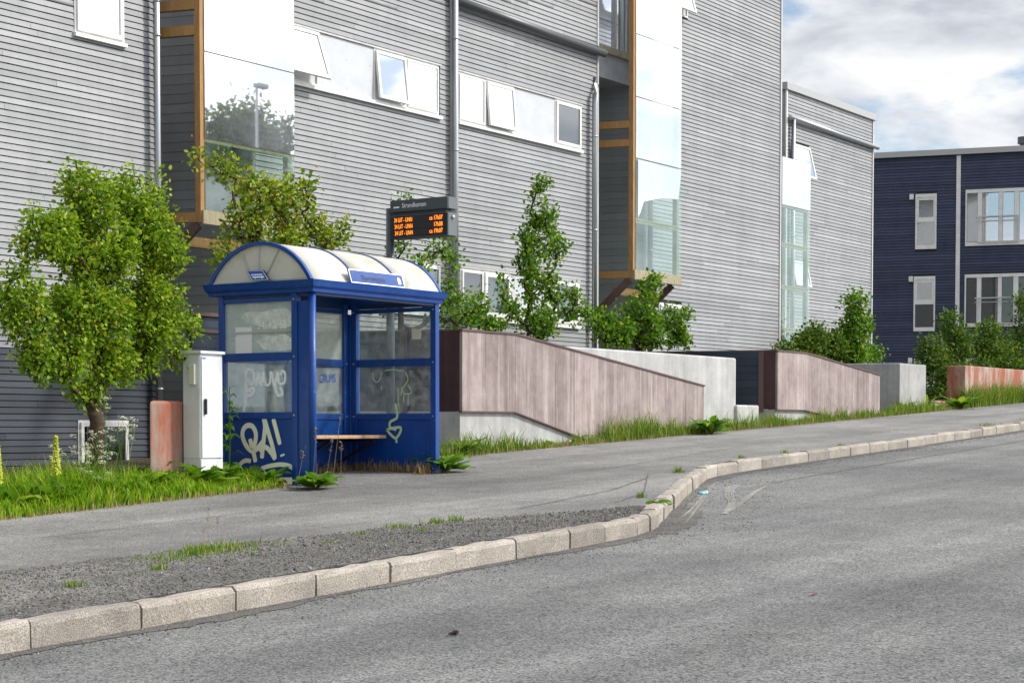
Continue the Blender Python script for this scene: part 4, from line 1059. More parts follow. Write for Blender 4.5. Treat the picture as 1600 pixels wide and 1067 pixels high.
# ---------------------------------------------------------------- cabinet
CYp = 13.5; cx0, cx1 = onY(313, 640, CYp).x, onY(347.5, 640, CYp).x; cdp = onX(286, 640, cx0).y - CYp
zt = onY(313, 549.5, CYp).z; zg = zpave(cx0, CYp)
cb = empty('utility_cabinet', ((cx0 + cx1) / 2, CYp + .16, zg), 'tall white metal utility cabinet beside the blue shelter', 'cabinet')
MB().box((cx0, CYp, zg - .1), (cx1, CYp + cdp, zt - .02)).build('body', 'cabinet_paint', cb, bevel=.006)
MB().prism([(cx0 - .02, CYp - .03, zt - .02), (cx0 - .02, CYp + cdp + .02, zt - .02), (cx0 - .02, CYp + cdp + .02, zt + .02), (cx0 - .02, CYp - .03, zt + .01)], (cx1 - cx0 + .04, 0, 0)).build('lid', 'cabinet_paint', cb, bevel=.004)
zl = onY(320, 717, CYp).z
dr = MB().box((cx0 + .012, CYp - .014, zl + .01), (cx1 - .012, CYp, zt - .05)).build('door', 'cabinet_paint', cb, bevel=.004)
MB().box((cx0 - .006, CYp + .01, zl + .008), (cx0, CYp + cdp - .01, zt - .03)).build('side_plate', 'cabinet_paint', cb, bevel=.003)
MB().box((cx0 + .004, CYp - .006, zg), (cx1 - .004, CYp, zl - .004)).build('base_plate', 'cabinet_paint', cb, bevel=.003)
hz_ = onY(320, 636, CYp).z; MB().box((cx0 + .04, CYp - .042, hz_ - .08), (cx0 + .07, CYp - .014, hz_ + .09)).build('handle', 'black_plastic', dr, bevel=.01)
MB().box((cx0 + .02, CYp - .0155, zt - .075), (cx0 + .07, CYp - .0145, zt - .06)).build('sticker', 'blue_print', dr)
lk = onX(303, 585, cx0); MB().box((cx0 - .04, lk.y - .04, lk.z - .11), (cx0 - .007, lk.y + .04, lk.z + .11)).build('lock_box', 'cream_plastic', cb, bevel=.006)
vp = onX(290, 560, cx0); MB().tube([(cx0 - .015, vp.y, vp.z), (cx0 - .003, vp.y, vp.z)], .016, 10).build('vent_plug', 'black_plastic', cb)

# ---------------------------------------------------------------- trees
LEAF = np.array([(0, 0, 0), (.28, .26, .06), (.72, .22, .05), (1, 0, -.04), (.72, -.22, .05), (.28, -.26, .06), (.5, 0, -.02)])
LQ = np.array([(0, 1, 2, 6), (6, 2, 3, 3), (0, 6, 4, 5), (6, 3, 4, 4)])
def leaf_cloud(pos, out, size, rg, up=.5):
    """one small folded leaf per position; out: outward direction"""
    n = len(pos)
    ax = out + rg.normal(0, .75, (n, 3)); ax[:, 2] -= .15; ax /= np.linalg.norm(ax, axis=1)[:, None]
    nr = rg.normal(0, .55, (n, 3)) + (0, 0, up) + out * .25; nr -= ax * (nr * ax).sum(1)[:, None]; nr /= np.linalg.norm(nr, axis=1)[:, None]
    sd = np.cross(nr, ax); s = size * rg.uniform(.45, 1.35, n)
    L6 = LEAF[:6]
    V = pos[:, None] + s[:, None, None] * (L6[None, :, 0, None] * ax[:, None] + L6[None, :, 1, None] * sd[:, None] * 1.25 + L6[None, :, 2, None] * nr[:, None])
    idx = np.arange(n)[:, None, None] * 6 + np.array([(0, 1, 2, 3), (0, 3, 4, 5)])[None]
    return V.reshape(-1, 3), idx.reshape(-1, 4)
def tree(label, base, fork, lobes, tips, per, size, leafm, seed, r0=.0035, barkm='bark', group=None, trunk_r=None, spread=.075, name='tree', cat='tree'):
    rg = np.random.default_rng(seed); base = np.array(base, float); fork = np.array(fork, float)
    vol = np.array([l[3] * l[4] * l[5] for l in lobes]) ** .75; cnt = np.maximum(3, (tips * vol / vol.sum())).astype(int)
    tp = []
    for l, c_ in zip(lobes, cnt):
        d = rg.normal(0, 1, (c_, 3)); d /= np.linalg.norm(d, axis=1)[:, None]; d *= (rg.uniform(.1, 1, c_) ** .45)[:, None]
        tp.append(np.array(l[:3]) + d * np.array(l[3:6]))
    tp = np.concatenate(tp); tp[:, 2] = np.maximum(tp[:, 2], base[2] + .12)
    k = 7; nodes = [base + (fork - base) * i / k + rg.normal(0, .012, 3) * (0 < i) for i in range(k + 1)]; par = [-1] + list(range(k)); nodes[0] = base - (0, 0, .1)
    tp = tp[np.argsort(np.linalg.norm(tp - fork, axis=1))]; tipn = []
    for p in tp:
        A = np.array(nodes); d = p - A; dist = np.linalg.norm(d, axis=1); cost = dist + .9 * np.maximum(0, .35 * dist - d[:, 2]); cost[:3] += 5
        if fork[2] - base[2] > .6: cost[:k - 1] += 5
        j = int(np.argmin(cost)); a = A[j]; n = max(2, int(dist[j] / .13)); prev = j
        bend = np.array((0, 0, -.10 * dist[j])) + rg.normal(0, .05 * dist[j], 3)
        for s in range(1, n + 1):
            f = s / n; q = a + (p - a) * f + bend * math.sin(PI * f) + rg.normal(0, .008, 3) * (s < n)
            nodes.append(q); par.append(prev); prev = len(nodes) - 1
        tipn.append(prev)
    w_ = np.zeros(len(nodes))
    for i in tipn:
        while i >= 0: w_[i] += 1; i = par[i]
    rad = r0 * np.maximum(w_, .6) ** .48
    if trunk_r:
        for i in range(k + 1): rad[i] = max(rad[i], trunk_r * (1 - .25 * i / k))
        rad[0] = trunk_r * 1.25
    mb = MB()
    root = empty(name, base, label, cat, group)
    A = [Vector(n) for n in nodes]
    tr = MB(); tr.tube(A[:k + 1], [float(r) for r in rad[:k + 1]], 10); tr.build('trunk', barkm, root, True)
    for i in range(k + 1, len(nodes)):
        mb.tube([A[par[i]], A[i]], [min(float(rad[par[i]]), float(rad[i]) * 1.35), float(rad[i])], 5 if rad[i] > .007 else 3, False)
    mb.build('branches', barkm, root)
    pos, out = [], []; cen = tp.mean(0)
    for i in tipn:
        p = nodes[i]; q = nodes[par[i]]; q2 = nodes[par[par[i]]] if par[par[i]] >= 0 else q
        m_ = int(rg.poisson(per))
        f = rg.uniform(0, 1, m_)[:, None]; c_ = np.where(f < .6, p + (q - p) * f / .6, q + (q2 - q) * (f - .6) / .4)
        e = rg.normal(0, spread, (m_, 3)); pos.append(c_ + e); o = e + .04 * (p - cen) / (np.linalg.norm(p - cen) + 1e-6) + (0, 0, .02); out.append(o / (np.linalg.norm(o, axis=1)[:, None] + 1e-6))
    V, F_ = leaf_cloud(np.concatenate(pos), np.concatenate(out), size, rg)
    link('crown', npmesh('crown', V, F_, leafm), root)
    return root
def lob(px, py, rx, ry, Y, depth=None):
    c = onY(px, py, Y); D = (c.x * fwx + c.y * fwy) / FPX
    return (c.x, c.y, c.z, rx * D, (depth or (rx + ry) / 2 * .8) * D, ry * D)
Y1 = 13.75
bs = onY(152, 770, Y1); bs.z = zverge(bs.x, Y1) - .02
fk = onY(148, 640, Y1)
tree('round bright green tree beside the white cabinet and its concrete pillar', bs, fk, [lob(140, 300, 42, 48, Y1), lob(205, 310, 36, 45, Y1 + .1), lob(243, 300, 10, 52, Y1 + .15, 12), lob(70, 370, 48, 50, Y1 - .1), lob(150, 390, 75, 60, Y1), lob(240, 380, 48, 60, Y1 + .1), lob(40, 470, 38, 60, Y1 - .1), lob(130, 490, 85, 60, Y1 - .05), lob(230, 480, 50, 60, Y1 + .05), lob(85, 555, 58, 38, Y1 - .15), lob(170, 565, 48, 36, Y1), lob(215, 560, 38, 30, Y1 + .15), lob(135, 612, 22, 22, Y1), lob(240, 520, 22, 34, Y1), lob(262, 500, 20, 36, Y1 + .1), lob(300, 508, 18, 16, Y1 + .1), lob(278, 555, 12, 24, Y1 + .05)], 600, 60, .047, 'leaf_bright', 21, .0036, trunk_r=.042, spread=.06)
Y2 = 15.7
f = onY(425, 455, Y2); bs = (f.x, f.y, zverge(f.x, f.y) - .02)
tree('loose reddish tipped tree behind the shelter roof in front of the glazed bay', bs, f, [lob(355, 262, 30, 26, Y2), lob(400, 300, 45, 40, Y2), lob(440, 290, 42, 40, Y2), lob(380, 345, 40, 36, Y2), lob(460, 340, 55, 40, Y2 + .2), lob(310, 245, 18, 10, Y2, 12), lob(480, 295, 16, 28, Y2), lob(510, 370, 44, 28, Y2), lob(430, 370, 60, 30, Y2), lob(350, 400, 16, 38, Y2), lob(540, 350, 18, 22, Y2)], 230, 25, .058, 'leaf_tinted', 22, .0045, trunk_r=.05, spread=.06)
Y3 = 15.9
f = onY(625, 480, Y3); bs = (f.x, f.y, zverge(f.x, f.y) - .02)
tree('thin open tree rising behind the departure display pole', bs, f, [lob(632, 310, 14, 16, Y3, 12), lob(628, 385, 24, 18, Y3), lob(690, 380, 28, 16, Y3), lob(655, 410, 40, 16, Y3), lob(700, 405, 22, 16, Y3), lob(715, 460, 34, 26, Y3), lob(745, 480, 28, 22, Y3), lob(690, 490, 18, 18, Y3), lob(600, 470, 34, 12, Y3), lob(720, 500, 34, 14, Y3), lob(755, 465, 14, 18, Y3)], 105, 20, .062, 'leaf_green', 23, .005, 'bark_dark', trunk_r=.045, spread=.075)
Y4 = 16.2
f = onY(845, 505, Y4); bs = (f.x, f.y, zverge(f.x, f.y) - .02)
tree('tall narrow tree rising above the first ramp wall', bs, f, [lob(842, 292, 16, 22, Y4, 18), lob(848, 335, 30, 28, Y4), lob(838, 375, 32, 28, Y4), lob(868, 385, 22, 30, Y4), lob(825, 415, 32, 24, Y4), lob(850, 450, 42, 30, Y4), lob(890, 470, 26, 32, Y4), lob(800, 470, 22, 26, Y4), lob(845, 500, 48, 30, Y4), lob(785, 440, 14, 14, Y4), lob(770, 500, 22, 22, Y4), lob(740, 495, 26, 18, Y4 + .1)], 270, 24, .062, 'leaf_green', 24, .0045, 'bark_dark', trunk_r=.05, spread=.055)
Y5 = 16.1
f = onY(1000, 540, Y5); bs = (f.x, f.y, zverge(f.x, f.y) - .02)
tree('low spreading tree under the second glazed bay behind the pale wall', bs, f, [lob(1018, 450, 20, 24, Y5, 20), lob(1000, 480, 34, 26, Y5), lob(1010, 515, 46, 30, Y5), lob(1055, 500, 32, 26, Y5), lob(940, 500, 34, 20, Y5), lob(970, 515, 30, 22, Y5), lob(1060, 530, 24, 20, Y5), lob(915, 490, 16, 14, Y5), lob(960, 530, 30, 14, Y5)], 260, 24, .066, 'leaf_green', 25, .0045, 'bark_dark', trunk_r=.05, spread=.055)
Y6 = 16.5
for i, (lb, fp, L) in enumerate((('upright green tree behind the second ramp wall against the low block', (1325, 560), [(1335, 480, 22, 22), (1338, 515, 30, 28), (1330, 548, 36, 24), (1362, 550, 20, 18)]), ('rounded dark bush beside the third glazed bay behind the second ramp wall', (1278, 560), [(1272, 525, 24, 20), (1262, 545, 34, 18), (1300, 540, 26, 22), (1225, 548, 18, 10)]))):
    f = onY(fp[0], fp[1], Y6 + .2 * i); bs = (f.x, f.y, zverge(f.x, f.y) - .02)
    tree(lb, bs, f, [lob(*l, Y6 + .2 * i) for l in L], 190, 22, .075, ('leaf_green', 'leaf_dark')[i], 26 + i, .005, 'bark_dark', trunk_r=.05, spread=.09)
Y7 = 17.2
for i, (lb, fp, L) in enumerate((('dense dark green bush between the concrete block and the red wall', (1478, 620), [(1490, 510, 26, 26), (1500, 540, 32, 30), (1460, 560, 32, 30), (1485, 590, 46, 34), (1450, 540, 20, 18), (1465, 620, 30, 20)]),
                                ('broad dark green bush behind the red wall below the navy house', (1545, 600), [(1545, 515, 22, 20), (1540, 545, 32, 28), (1565, 560, 32, 24), (1530, 580, 36, 24), (1580, 575, 28, 18)]),
                                ('tall dark green bush at the far end of the red wall', (1600, 600), [(1598, 475, 14, 26), (1605, 510, 22, 34), (1600, 550, 30, 34), (1635, 540, 36, 50), (1575, 530, 12, 18)]))):
    yy = Y7 + .5 * i; f = onY(fp[0], fp[1], yy); bs = (f.x, f.y, zverge(f.x, f.y) - .02)
    tree(lb, bs, f, [lob(*l, yy) for l in L], 280, 24, .085, 'leaf_dark', 36 + i, .005, 'bark_dark', trunk_r=.05, spread=.1)
# across the street: a tree and a street lamp that the glazed bay mirrors
def mirrored(px, py, L):
    d = ray(px, py); return Vector((d[0] * L, 2 * (YB - .012) - d[1] * L, EYE + d[2] * L))
top = mirrored(401, 136, 56); g = zroad(top.x, -4)
lamp = empty('street_lamp', (top.x, top.y, g), 'steel street lamp across the road mirrored in the first glazed bay', 'street lamp')
MB().tube([(top.x, top.y, g - .1), (top.x, top.y, g + 1.2), (top.x, top.y, top.z)], [.09, .06, .04], 12).build('pole', 'lamp_steel', lamp, True)
MB().box((top.x - .05, top.y - .12, top.z - .02), (top.x + .45, top.y + .12, top.z + .13)).build('lamp_head', 'lamp_steel', lamp, bevel=.04)
L0 = 60; ctr = lambda px, py, r: (*mirrored(px, py, L0), r, r, r)
lo_ = [ctr(370, 185, .75), ctr(385, 200, .9), ctr(350, 205, .7), ctr(420, 205, .7), ctr(405, 215, .9), ctr(365, 215, 1.0), ctr(440, 215, .5), ctr(380, 235, 1.2), ctr(420, 240, 1.0), ctr(345, 235, .9)]
f = mirrored(385, 265, L0); g = zroad(f.x, -4)
tree('large leafy tree across the road mirrored in the first glazed bay', (f.x, f.y, g - .3), f, lo_, 260, 30, .16, 'leaf_dark', 51, .011, 'bark_dark', trunk_r=.22, spread=.2)

# ---------------------------------------------------------------- grass and weeds
def blades(name, label, spots, m, seed, hmin, hmax, wid=.009):
    """spots: list of (x, y, z, height factor)"""
    rg = np.random.default_rng(seed); P = np.array(spots, float); n = len(P)
    hgt = rg.uniform(hmin, hmax, n) * P[:, 3]; az = rg.uniform(0, 2 * PI, n); ln = rg.uniform(.15, .75, n) * hgt
    d = np.stack([np.cos(az), np.sin(az), np.zeros(n)], 1); s = np.stack([-np.sin(az), np.cos(az), np.zeros(n)], 1); w_ = wid * rg.uniform(.6, 1.4, n)
    b0 = P[:, :3]; Z = np.array((0, 0, 1.0))
    m1 = b0 + Z * (hgt * .55)[:, None] + d * (ln * .28)[:, None]; tp = b0 + Z * (hgt * .95)[:, None] + d * ln[:, None]
    V = np.stack([b0 - s * (w_ / 2)[:, None] - Z * .02, b0 + s * (w_ / 2)[:, None] - Z * .02, m1 + s * (w_ * .42)[:, None], m1 - s * (w_ * .42)[:, None], tp + s * (w_ * .08)[:, None], tp - s * (w_ * .08)[:, None]], 1).reshape(-1, 3)
    i = np.arange(n)[:, None, None] * 6 + np.array([(0, 1, 2, 3), (3, 2, 4, 5)])[None]
    return tag(link(name, npmesh(name, V, i.reshape(-1, 4), m)), label, 'grass', kind='stuff')
rs = random.Random(31); sp = []
while len(sp) < 26000:
    x = rs.uniform(8.5, 15.1); y = ge(x) + abs(rs.gauss(0, .75)) - .03
    if y > 16 or (cx0 - .03 < x < cx1 + .03 and CYp - .02 < y < CYp + cdp + .02) or (p0 - .02 < x < p1 + .02 and 13.73 < y < 14.95): continue
    e = min(1, (y - ge(x) + .12) / .5); cl = .6 + .5 * math.sin(x * 3.1 + y * 2) * math.sin(x * 1.3 - y * 3)
    hh = interp([(13.2, .85), (13.9, .5), (15.1, .42)], x)
    sp.append((x, y, zverge(x, y), hh * (.35 + .65 * e) * (.55 + .6 * max(0, cl)) * rs.uniform(.5, 1.25)))
blades('grass_verge', 'lush green grass strip along the pavement below the slate boards', sp, 'grass', 1, .12, .42, .011)
sp = []
while len(sp) < 11000:
    x = rs.uniform(19.2, 41.5); y = ge(x) + rs.uniform(-.1, .22)
    if 29.8 < x < 30.5 and rs.random() < .6: continue
    cl = .28 + .75 * abs(math.sin(x * 1.9 + math.sin(x * 5)) * math.sin(x * .73 + 2)) + (.25 if 24.5 < x < 28.5 else 0)
    if rs.random() > .3 + cl or (x < 24.3 and rs.random() < .35): continue
    sp.append((x, y, zverge(x, y), cl * rs.uniform(.3, 1.1)))
blades('grass_fringe', 'thin grass fringe along the foot of the ramp walls', sp, 'grass_dry', 2, .10, .42, .011)
sp = []
while len(sp) < 9000:
    x = rs.uniform(41.8, 57); y = ge(x) + rs.uniform(-.05, .35)
    sp.append((x, y, zverge(x, y), rs.uniform(.6, 1.2)))
blades('grass_fringe', 'thick grass fringe along the foot of the red wall', sp, 'grass_dry', 5, .2, .6, .016)
sp = []; tufts = [(9.55, 9.3, .22, 150, .8), (9.95, 9.4, .2, 330, 1.0), (10.3, 9.42, .26, 220, .9), (10.0, 9.15, .3, 90, .5), (8.1, 8.75, .07, 60, .8), (9.05, 8.95, .06, 50, .8), (12.2, 9.3, .12, 90, .7), (12.7, 9.25, .12, 100, .8), (12.95, 9.2, .08, 60, .9), (11.6, 9.2, .1, 40, .5), (7.8, 9.6, .1, 50, .6), (15.9, 9.05, .05, 70, .8), (11.0, 9.0, .12, 30, .4), (12.1, 8.95, .06, 40, .6), (19.2, 10.42, .07, 90, 1.2), (22.0, 10.98, .06, 40, .8), (23.4, 11.0, .06, 40, .7), (25.5, 11.08, .08, 50, .7), (33.0, 11.4, .2, 120, .8), (36.0, 11.5, .3, 150, .8)]
for tx, ty, tr_, n, hf in tufts:
    for _ in range(n): x, y = rs.gauss(tx, tr_ * .6), rs.gauss(ty, tr_ * .45); sp.append((x, y, zpave(x, y), hf))
for _ in range(500): x = rs.uniform(6, 14); y = rs.uniform(ky(x) + .3, interp(GT, x)); sp.append((x, y, zpave(x, y), rs.uniform(.2, .5)))
blades('grass_tufts', 'small grass tufts growing in the gravel and kerb joints', sp, 'grass_dry', 3, .02, .085, .007)
sp = []
for _ in range(1500): x = rs.uniform(15.2, 17.8); y = rs.choice((rs.uniform(12.74, 12.9) if x > 17.2 else 13.9, rs.uniform(13.9, 14.2), rs.uniform(13.85, 14.2))); sp.append((x, y, zpave(x, y) + .005, rs.uniform(.3, 1)))
for _ in range(700): y = rs.uniform(12.8, 14.1); x = SX1 + rs.uniform(-.12, .0); sp.append((x, y, zpave(x, y) + .005, rs.uniform(.3, 1)))
blades('dry_grass', 'dry straw and grass under the shelter panels', sp, 'straw', 4, .05, .2, .008)
def dock(label, x, y, n, L, seed, group='broad leaved weeds', m='weed_leaf', z=None, upr=.6):
    rg = random.Random(seed); z = zverge(x, y) if z is None else z; b = MB()
    for i in range(n):
        az = 2 * PI * i / n + rg.uniform(-.4, .4); ln = L * rg.uniform(.55, 1.1); el = rg.uniform(.35, 1.2) * upr + .15; d = Vector((math.cos(az), math.sin(az), 0)); s = Vector((-d.y, d.x, 0)); wd = ln * rg.uniform(.10, .19); q = []
        for k, (f, wf) in enumerate(((0, .1), (.15, .3), (.35, .85), (.6, 1), (.82, .65), (1, .06))):
            c_ = Vector((x, y, z)) + d * (ln * f * math.cos(el * (1 - .5 * f))) + Vector((0, 0, ln * (math.sin(el) * f - .45 * f * f * rg.uniform(.7, 1.2))))
            rf_ = rg.uniform(-.012, .012); q.append((c_ + s * wd * wf + Vector((0, 0, .02 * wf + rf_)), c_, c_ - s * wd * wf + Vector((0, 0, .02 * wf - rf_))))
        n0 = len(b.v)
        for t3 in q: b.v += [tuple(v) for v in t3]
        for k in range(5):
            a = n0 + 3 * k; b.f += [(a, a + 1, a + 4, a + 3), (a + 1, a + 2, a + 5, a + 4)]
    o = b.build('weed', m, None, True); return tag(o, label, 'weed', group)
GLN = 'leafy green weed growing in the grass strip beside the pavement'
for i, (px, py, n, L) in enumerate([(250, 777, 24, .40), (325, 768, 26, .44), (180, 786, 20, .38), (90, 796, 22, .42), (30, 803, 20, .38), (400, 758, 22, .34), (125, 790, 24, .4), (215, 781, 22, .36), (292, 770, 24, .4), (60, 797, 20, .4), (355, 763, 24, .36), (430, 760, 20, .3), (275, 762, 22, .44), (150, 780, 22, .42)]):
    d = ray(px, py); lo, hi_ = 5, 60
    for _ in range(40):
        mm = (lo + hi_) / 2
        if EYE + d[2] * mm > zpave(d[0] * mm, d[1] * mm): lo = mm
        else: hi_ = mm
    x, y = d[0] * lo, d[1] * lo + .08
    dock(GLN, x, y, n, L, 60 + i, 'weeds in the grass strip', upr=1.15)
def onpave(px, py):
    d = ray(px, py); lo, hi_ = 5, 80
    for _ in range(40):
        mm = (lo + hi_) / 2
        if EYE + d[2] * mm > zpave(d[0] * mm, d[1] * mm): lo = mm
        else: hi_ = mm
    return d[0] * lo, d[1] * lo
for i, (lb, px, py, n, L) in enumerate([('big leafy dock weed at the near corner post of the shelter', 494, 764, 44, .34), ('leafy weed against the far front post of the shelter', 694, 738, 44, .44), ('leafy weed at the left foot of the first ramp wall', 722, 712, 20, .40), ('leafy dark weed at the lower end of the first ramp wall', 1112, 678, 26, .55), ('bright leafy weed at the foot of the square concrete block', 1412, 644, 18, .4), ('tall leafy weed at the right corner of the square concrete block', 1442, 640, 26, .6), ('leafy weed at the end of the red wall', 1500, 639, 26, .6), ('flat leafy weed growing on the pavement behind the curved kerb', 1026, 786, 9, .16)]):
    x, y = onpave(px, py); dock(lb, x, y, n, L, 80 + i, None, z=zpave(x, y), upr=.25 if i == 7 else 1.0)
for i, px in enumerate((800, 850, 900, 955, 1020, 1065, 1290, 1340, 1240)):
    x, y = onpave(px, interp([(700, 712), (1130, 672), (1450, 641)], px) - 2); dock('small leafy weed in the grass fringe below a ramp wall', x, y + .05, 12, .26 + .05 * (i % 3), 100 + i, 'weeds in the fringe', z=zpave(x, y))
# flowering plants
def stalk_plant(name, label, x, y, H, seed, kind, group):
    rg = random.Random(seed); z = zverge(x, y); root = empty(name, (x, y, z), label, 'wildflower', group)
    b = MB(); fl = MB()
    if kind == 'umbel':
        for i in range(5):
            az = rg.uniform(0, 6.3); L = H * rg.uniform(.45, 1.08); q = Vector((x + math.cos(az) * L * .3, y + math.sin(az) * L * .3, z + L))
            b.tube([(x, y, z - .02), Vector((x, y, z)).lerp(q, .5) + Vector((0, 0, .06)), q], [.005, .004, .0025], 4)
            for _ in range(3):
                c_ = q + Vector((rg.uniform(-.1, .1), rg.uniform(-.1, .1), rg.uniform(-.10, .05))); b.tube([q - Vector((0, 0, .1)), c_], .0018, 3)
                for k in range(16):
                    a = rg.uniform(0, 6.3); r = .036 * math.sqrt(rg.random()); p = c_ + Vector((math.cos(a) * r, math.sin(a) * r, rg.uniform(-.012, .02))); s = .009
                    fl.poly([p + Vector((s, 0, .003)), p + Vector((0, s, 0)), p + Vector((-s, 0, .003)), p + Vector((0, -s, 0))])
        tag(fl.build('flower_heads', 'flower_white', root), kind='stuff')
    elif kind == 'spike':
        b.tube([(x, y, z - .02), (x + .02, y, z + H)], [.007, .004], 5)
        for k in range(170):
            f = rg.uniform(.45, 1.0); a = rg.uniform(0, 6.3); r = .035 * (1.08 - f) * 1.8 + .006; p = Vector((x + .02 * f + math.cos(a) * r, y + math.sin(a) * r, z + H * f)); s = .014
            fl.poly([p + Vector((s, 0, .0)), p + Vector((0, s * .6, s)), p + Vector((-s, 0, 0)), p + Vector((0, -s * .6, -s * .6))])
        tag(fl.build('flower_spike', 'spike_green', root), kind='stuff')
    else:
        b.tube([(x, y, z - .02), (x + .02, y, z + H * .5), (x - .01, y - .02, z + H)], [.011, .008, .004], 6)
        for k in range(34):
            f = rg.uniform(.1, 1); a = rg.uniform(0, 6.3); d = Vector((math.cos(a), math.sin(a), .35)); s = Vector((-d.y, d.x, 0)); L = .20 * (1.15 - f * .6); p = Vector((x, y, z + H * f)); t_ = p + d * L - Vector((0, 0, L * .35)); m_ = p + d * L * .5 + Vector((0, 0, .03))
            fl.poly([p, m_ + s * L * .16, t_, m_ - s * L * .16])
        fl.build('leaves', 'weed_leaf', root)
    b.build('stems', 'weed_leaf', root)
def verge_xy(px, off): x, y = onpave(px, interp([(0, 812), (360, 770)], px)); return x + off * .35, y + off
for i, (px, off, H) in enumerate([(205, .5, .95), (228, .45, .8), (190, .55, .7), (178, .3, .45), (150, .4, .5)]):
    x, y = verge_xy(px, off); stalk_plant('cow_parsley', 'white flowering umbel plant beside the tree trunk and basement window', x, y, H, 120 + i, 'umbel', 'white umbel flowers')
for i, (px, off, H) in enumerate([(20, .35, .62), (108, .3, .66)]):
    x, y = verge_xy(px, off); stalk_plant('flower_spike_plant', 'yellow green flower spike standing up from the grass strip', x, y, H, 130 + i, 'spike', 'yellow green spikes')
x, y = 14.86, 13.62; stalk_plant('tall_weed', 'tall leafy weed between the white cabinet and the shelter', x, y, 1.05, 140, 'leafy', None)
# dry stalks in the gravel and by the shelter
b = MB(); rs = random.Random(8)
for (x, y, H) in [(10.05, 9.42, .34), (10.12, 9.4, .26), (7.9, 9.55, .28), (8.05, 9.5, .36), (9.98, 9.4, .2)]:
    z = zpave(x, y); b.tube([(x, y, z - .01), (x + rs.uniform(-.03, .03), y, z + H)], [.0025, .0012], 3)
    for k in range(10): f = rs.uniform(.7, 1); b.tube([(x, y, z + H * f * .95), (x + rs.uniform(-.02, .02), y + rs.uniform(-.02, .02), z + H * f)], .002, 3)
for (x, y, H) in [(15.15, 12.68, .62), (15.25, 12.6, .5), (15.6, 12.66, .45), (14.9, 12.7, .4), (15.4, 12.62, .75)]:
    z = zpave(x, y); tx = rs.uniform(-.12, .12); b.tube([(x, y, z - .01), (x + tx, y - .03, z + H)], [.004, .002], 4)
    for k in range(16): f = rs.uniform(.75, 1.03); p = Vector((x + tx * f, y - .03 * f, z + H * f)); b.tube([p, p + Vector((rs.uniform(-.03, .03), rs.uniform(-.03, .03), rs.uniform(-.01, .03)))], .004, 3)
tag(b.build('dry_stalks', 'straw'), 'thin dry grass stalks by the shelter corner and in the gravel', 'dry stalks', kind='stuff')
# edge of dry grass along the pavement, grit in the gutter, seams in the asphalt
sp = []
for _ in range(5200):
    x = rs.uniform(8.5, 41); 
    if 14.98 < x < 18.3: continue
    y = ge(x) + rs.gauss(-.05, .05); sp.append((x, y, zpave(x, y), rs.uniform(.3, 1)))
blades('dry_grass', 'dry straw edge where the grass meets the pavement', sp, 'straw', 6, .03, .11, .007)
V, F_ = [], []
for i in range(3800):
    x = rg.uniform(5.5, 34); y = ky(x) - .02 - abs(rg.exponential(.14)); s_ = rg.uniform(.003, .008)
    if 14.5 < x < 20.5 and rg.random() < .4: y -= rg.uniform(0, .9)
    q = OCT * (s_ * rg.uniform(.7, 1.3, 3)) @ np.array(Matrix.Rotation(rg.uniform(0, 6), 3, 'Z')) + (x, y, zroad(x, y) + s_ * .4)
    F_.append(OF + 6 * len(V)); V.append(q)
tag(link('gutter_gravel', npmesh('gutter_gravel', np.concatenate(V), np.concatenate(F_), 'pebble')), 'scattered grit lying on the road beside the kerb', 'grit', kind='stuff')
b = MB(); rs = random.Random(77)
def seam(P, wdt, zf, n=40, j=.03):
    pts = []
    for i in range(n + 1):
        f = i / n * (len(P) - 1); k_ = min(int(f), len(P) - 2); g_ = f - k_
        x = P[k_][0] + (P[k_ + 1][0] - P[k_][0]) * g_ + rs.gauss(0, j); y = P[k_][1] + (P[k_ + 1][1] - P[k_][1]) * g_ + rs.gauss(0, j); pts.append(Vector((x, y, zf(x, y) + .0055)))
    ribbon(b, pts, wdt, (0, 0, 1))
for P_, wdt, zf, n, j in (([(10, 11.2), (15, 11.35), (19.5, 11.5), (26, 12.4), (38, 12.9)], .012, zpave, 90, .006), ([(14.2, 9.4), (16.5, 9.75), (18.4, 10.35)], .014, zpave, 40, .005), ([(15.2, 8.95), (16.4, 9.3), (18.8, 10.6)], .010, zpave, 40, .005), ([(20, 9.6), (27, 9.9), (40, 10.3)], .018, zroad, 80, .005)):
    seam(P_, wdt, zf, n, j)
tag(b.build('asphalt_seams', 'seam'), 'thin dark cracks and repair seams in the asphalt', 'cracks', kind='stuff')
# bolts on the shelter frame
bm1 = MB().box((-.008, -.008, -.008), (.008, .008, .008)).mesh('bolt', 'frame_metal')
for (x, y, z) in [(SX1 - h, SY0 + .0, 2.38), (SX1 - h, SY0, 3.0), (SX1 - h, SY0, 1.74), (SX1 - h, SY0, 1.12), (SX1 - h, SY1 - .1, 2.38), (SX1 - h, SY1 - .1, 3.0), (SX1 - h, SY1 - .1, 1.74), (SX0 - h, SY1, 2.38), (SX0 - h, SY1, 1.74), (SX0 - h, yA, 2.38), (SX0 - h, yA, 1.74), (SX0 - h, yA, 3.0), (SX0 + 1.1, SY1 - h, 2.38), (SX1 - .1, SY1 - h, 2.38), (SX1 - .1, SY1 - h, 1.74)]:
    o = bpy.data.objects.new('bolt', bm1); C.objects.link(o); o.parent = sh; o.location = Vector((x, y, z)) - sh.location
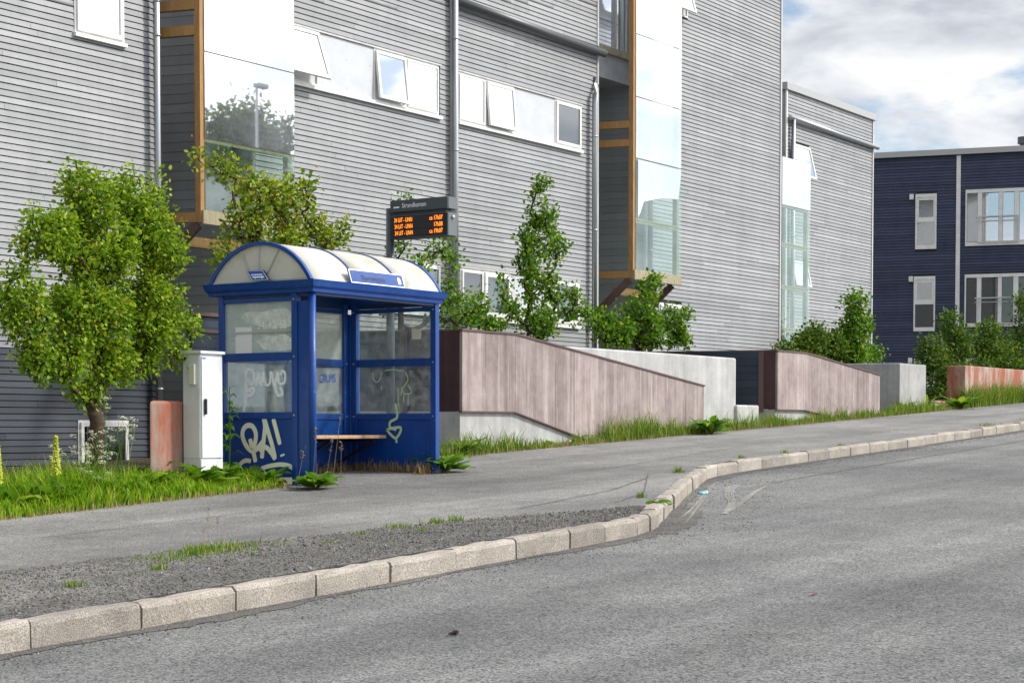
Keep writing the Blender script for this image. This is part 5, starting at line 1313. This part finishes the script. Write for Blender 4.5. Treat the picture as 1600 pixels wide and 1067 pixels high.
# litter
p = onroad(1098, 771)
b = MB(); pr = [(-.075, .0), (-.06, .025), (-.01, .036), (.045, .03), (.075, .008)]
for i, (x, wv) in enumerate(pr):
    for k in range(6): a = PI * k / 5; b.v.append((p.x + x, p.y + math.cos(a) * (wv + .01), p.z + math.sin(a) * (wv * .6 + .004)))
for i in range(4):
    for k in range(5): b.f.append((i * 6 + k, i * 6 + k + 1, i * 6 + k + 7, i * 6 + k + 6))
o = b.build('wrapper', 'wrapper_blue', None, True); tag(o, 'crumpled blue and white wrapper in the gutter of the bus bay', 'litter')
MB().obox((p.x + .045, p.y - .025, p.z + .0), (.035, 0, 0), (0, .045, .0), (0, 0, .022)).build('white_end', 'paper', o)
p = onroad(712, 991); b = MB(); b.tube([p + Vector((-.07, .0, .006)), p + Vector((-.02, -.015, .012)), p + Vector((.02, .005, .01)), p + Vector((.075, .03, .006))], [.004, .014, .011, .003], 6); b.tube([p + Vector((-.01, -.01, .01)), p + Vector((-.05, -.045, .006))], [.009, .002], 5)
tag(b.build('twig', 'bark_dark'), 'small dark twig lying on the open road', 'twig')
p = onroad(1272, 930); b = MB(); b.poly([p + Vector((-.05, 0, .004)), p + Vector((0, -.02, .016)), p + Vector((.06, .01, .006)), p + Vector((0, .022, .014))]); b.build('x', 'rust_leaf').name = 'fallen_leaf'
tag(bpy.data.objects['fallen_leaf'], 'single rusty fallen leaf lying on the road', 'leaf')
x, y = onpave(440, 757); z = zpave(x, y); o = MB().tube([(x - .03, y, z + .03), (x + .03, y - .01, z + .03)], .03, 10).build('bottle_cap', 'orange_cap', None, True); tag(o, 'small orange cap lying in the weeds before the shelter', 'litter')
# ---------------------------------------------------------------- past 300 boards on one building, join those that show least
for bld in (bl, bm_, bt, bd):
    kids = [o for o in bld.children if o.name.split('.')[0] == 'board']
    if len(kids) <= 300: continue
    def shown(o):
        p = bld.location + o.location; p = p + Vector((o.scale.x / 2, 0, 0))
        a = p.x * fwx + p.y * fwy; r_ = p.x * rtx + p.y * rty; c_ = p.z - EYE
        f = math.cos(PITCH) * a - math.sin(PITCH) * c_; u = math.sin(PITCH) * a + math.cos(PITCH) * c_
        px, py = 800 + FPX * r_ / f, PPY - FPX * u / f
        return o.scale.x / f * (1 if -60 < px < 1660 and py > -5 and p.z > (.8 if bld == bl else 2.6) else .001)
    kids.sort(key=shown, reverse=True)
    V, F_ = [], []
    for o in kids[300:]:
        me = o.data; n = sum(len(v) for v in V); off = bld.location + o.location
        V.append(np.array([(v.co.x * o.scale.x + off.x, v.co.y + off.y, v.co.z + off.z) for v in me.vertices])); F_.append(np.array([tuple(p.vertices) for p in me.polygons]) + n)
    mats = sorted({o.data.materials[0].name for o in kids[300:]}); mi = np.concatenate([np.full(6, mats.index(o.data.materials[0].name), dtype=np.int32) for o in kids[300:]])
    for o in kids[300:]: bpy.data.objects.remove(o)
    me = npmesh('boards_beyond', np.concatenate(V), np.concatenate(F_), mats[0])
    for mn in mats[1:]: me.materials.append(M[mn])
    me.polygons.foreach_set('material_index', mi)
    tag(link('boards_beyond', me, bld), kind='stuff')
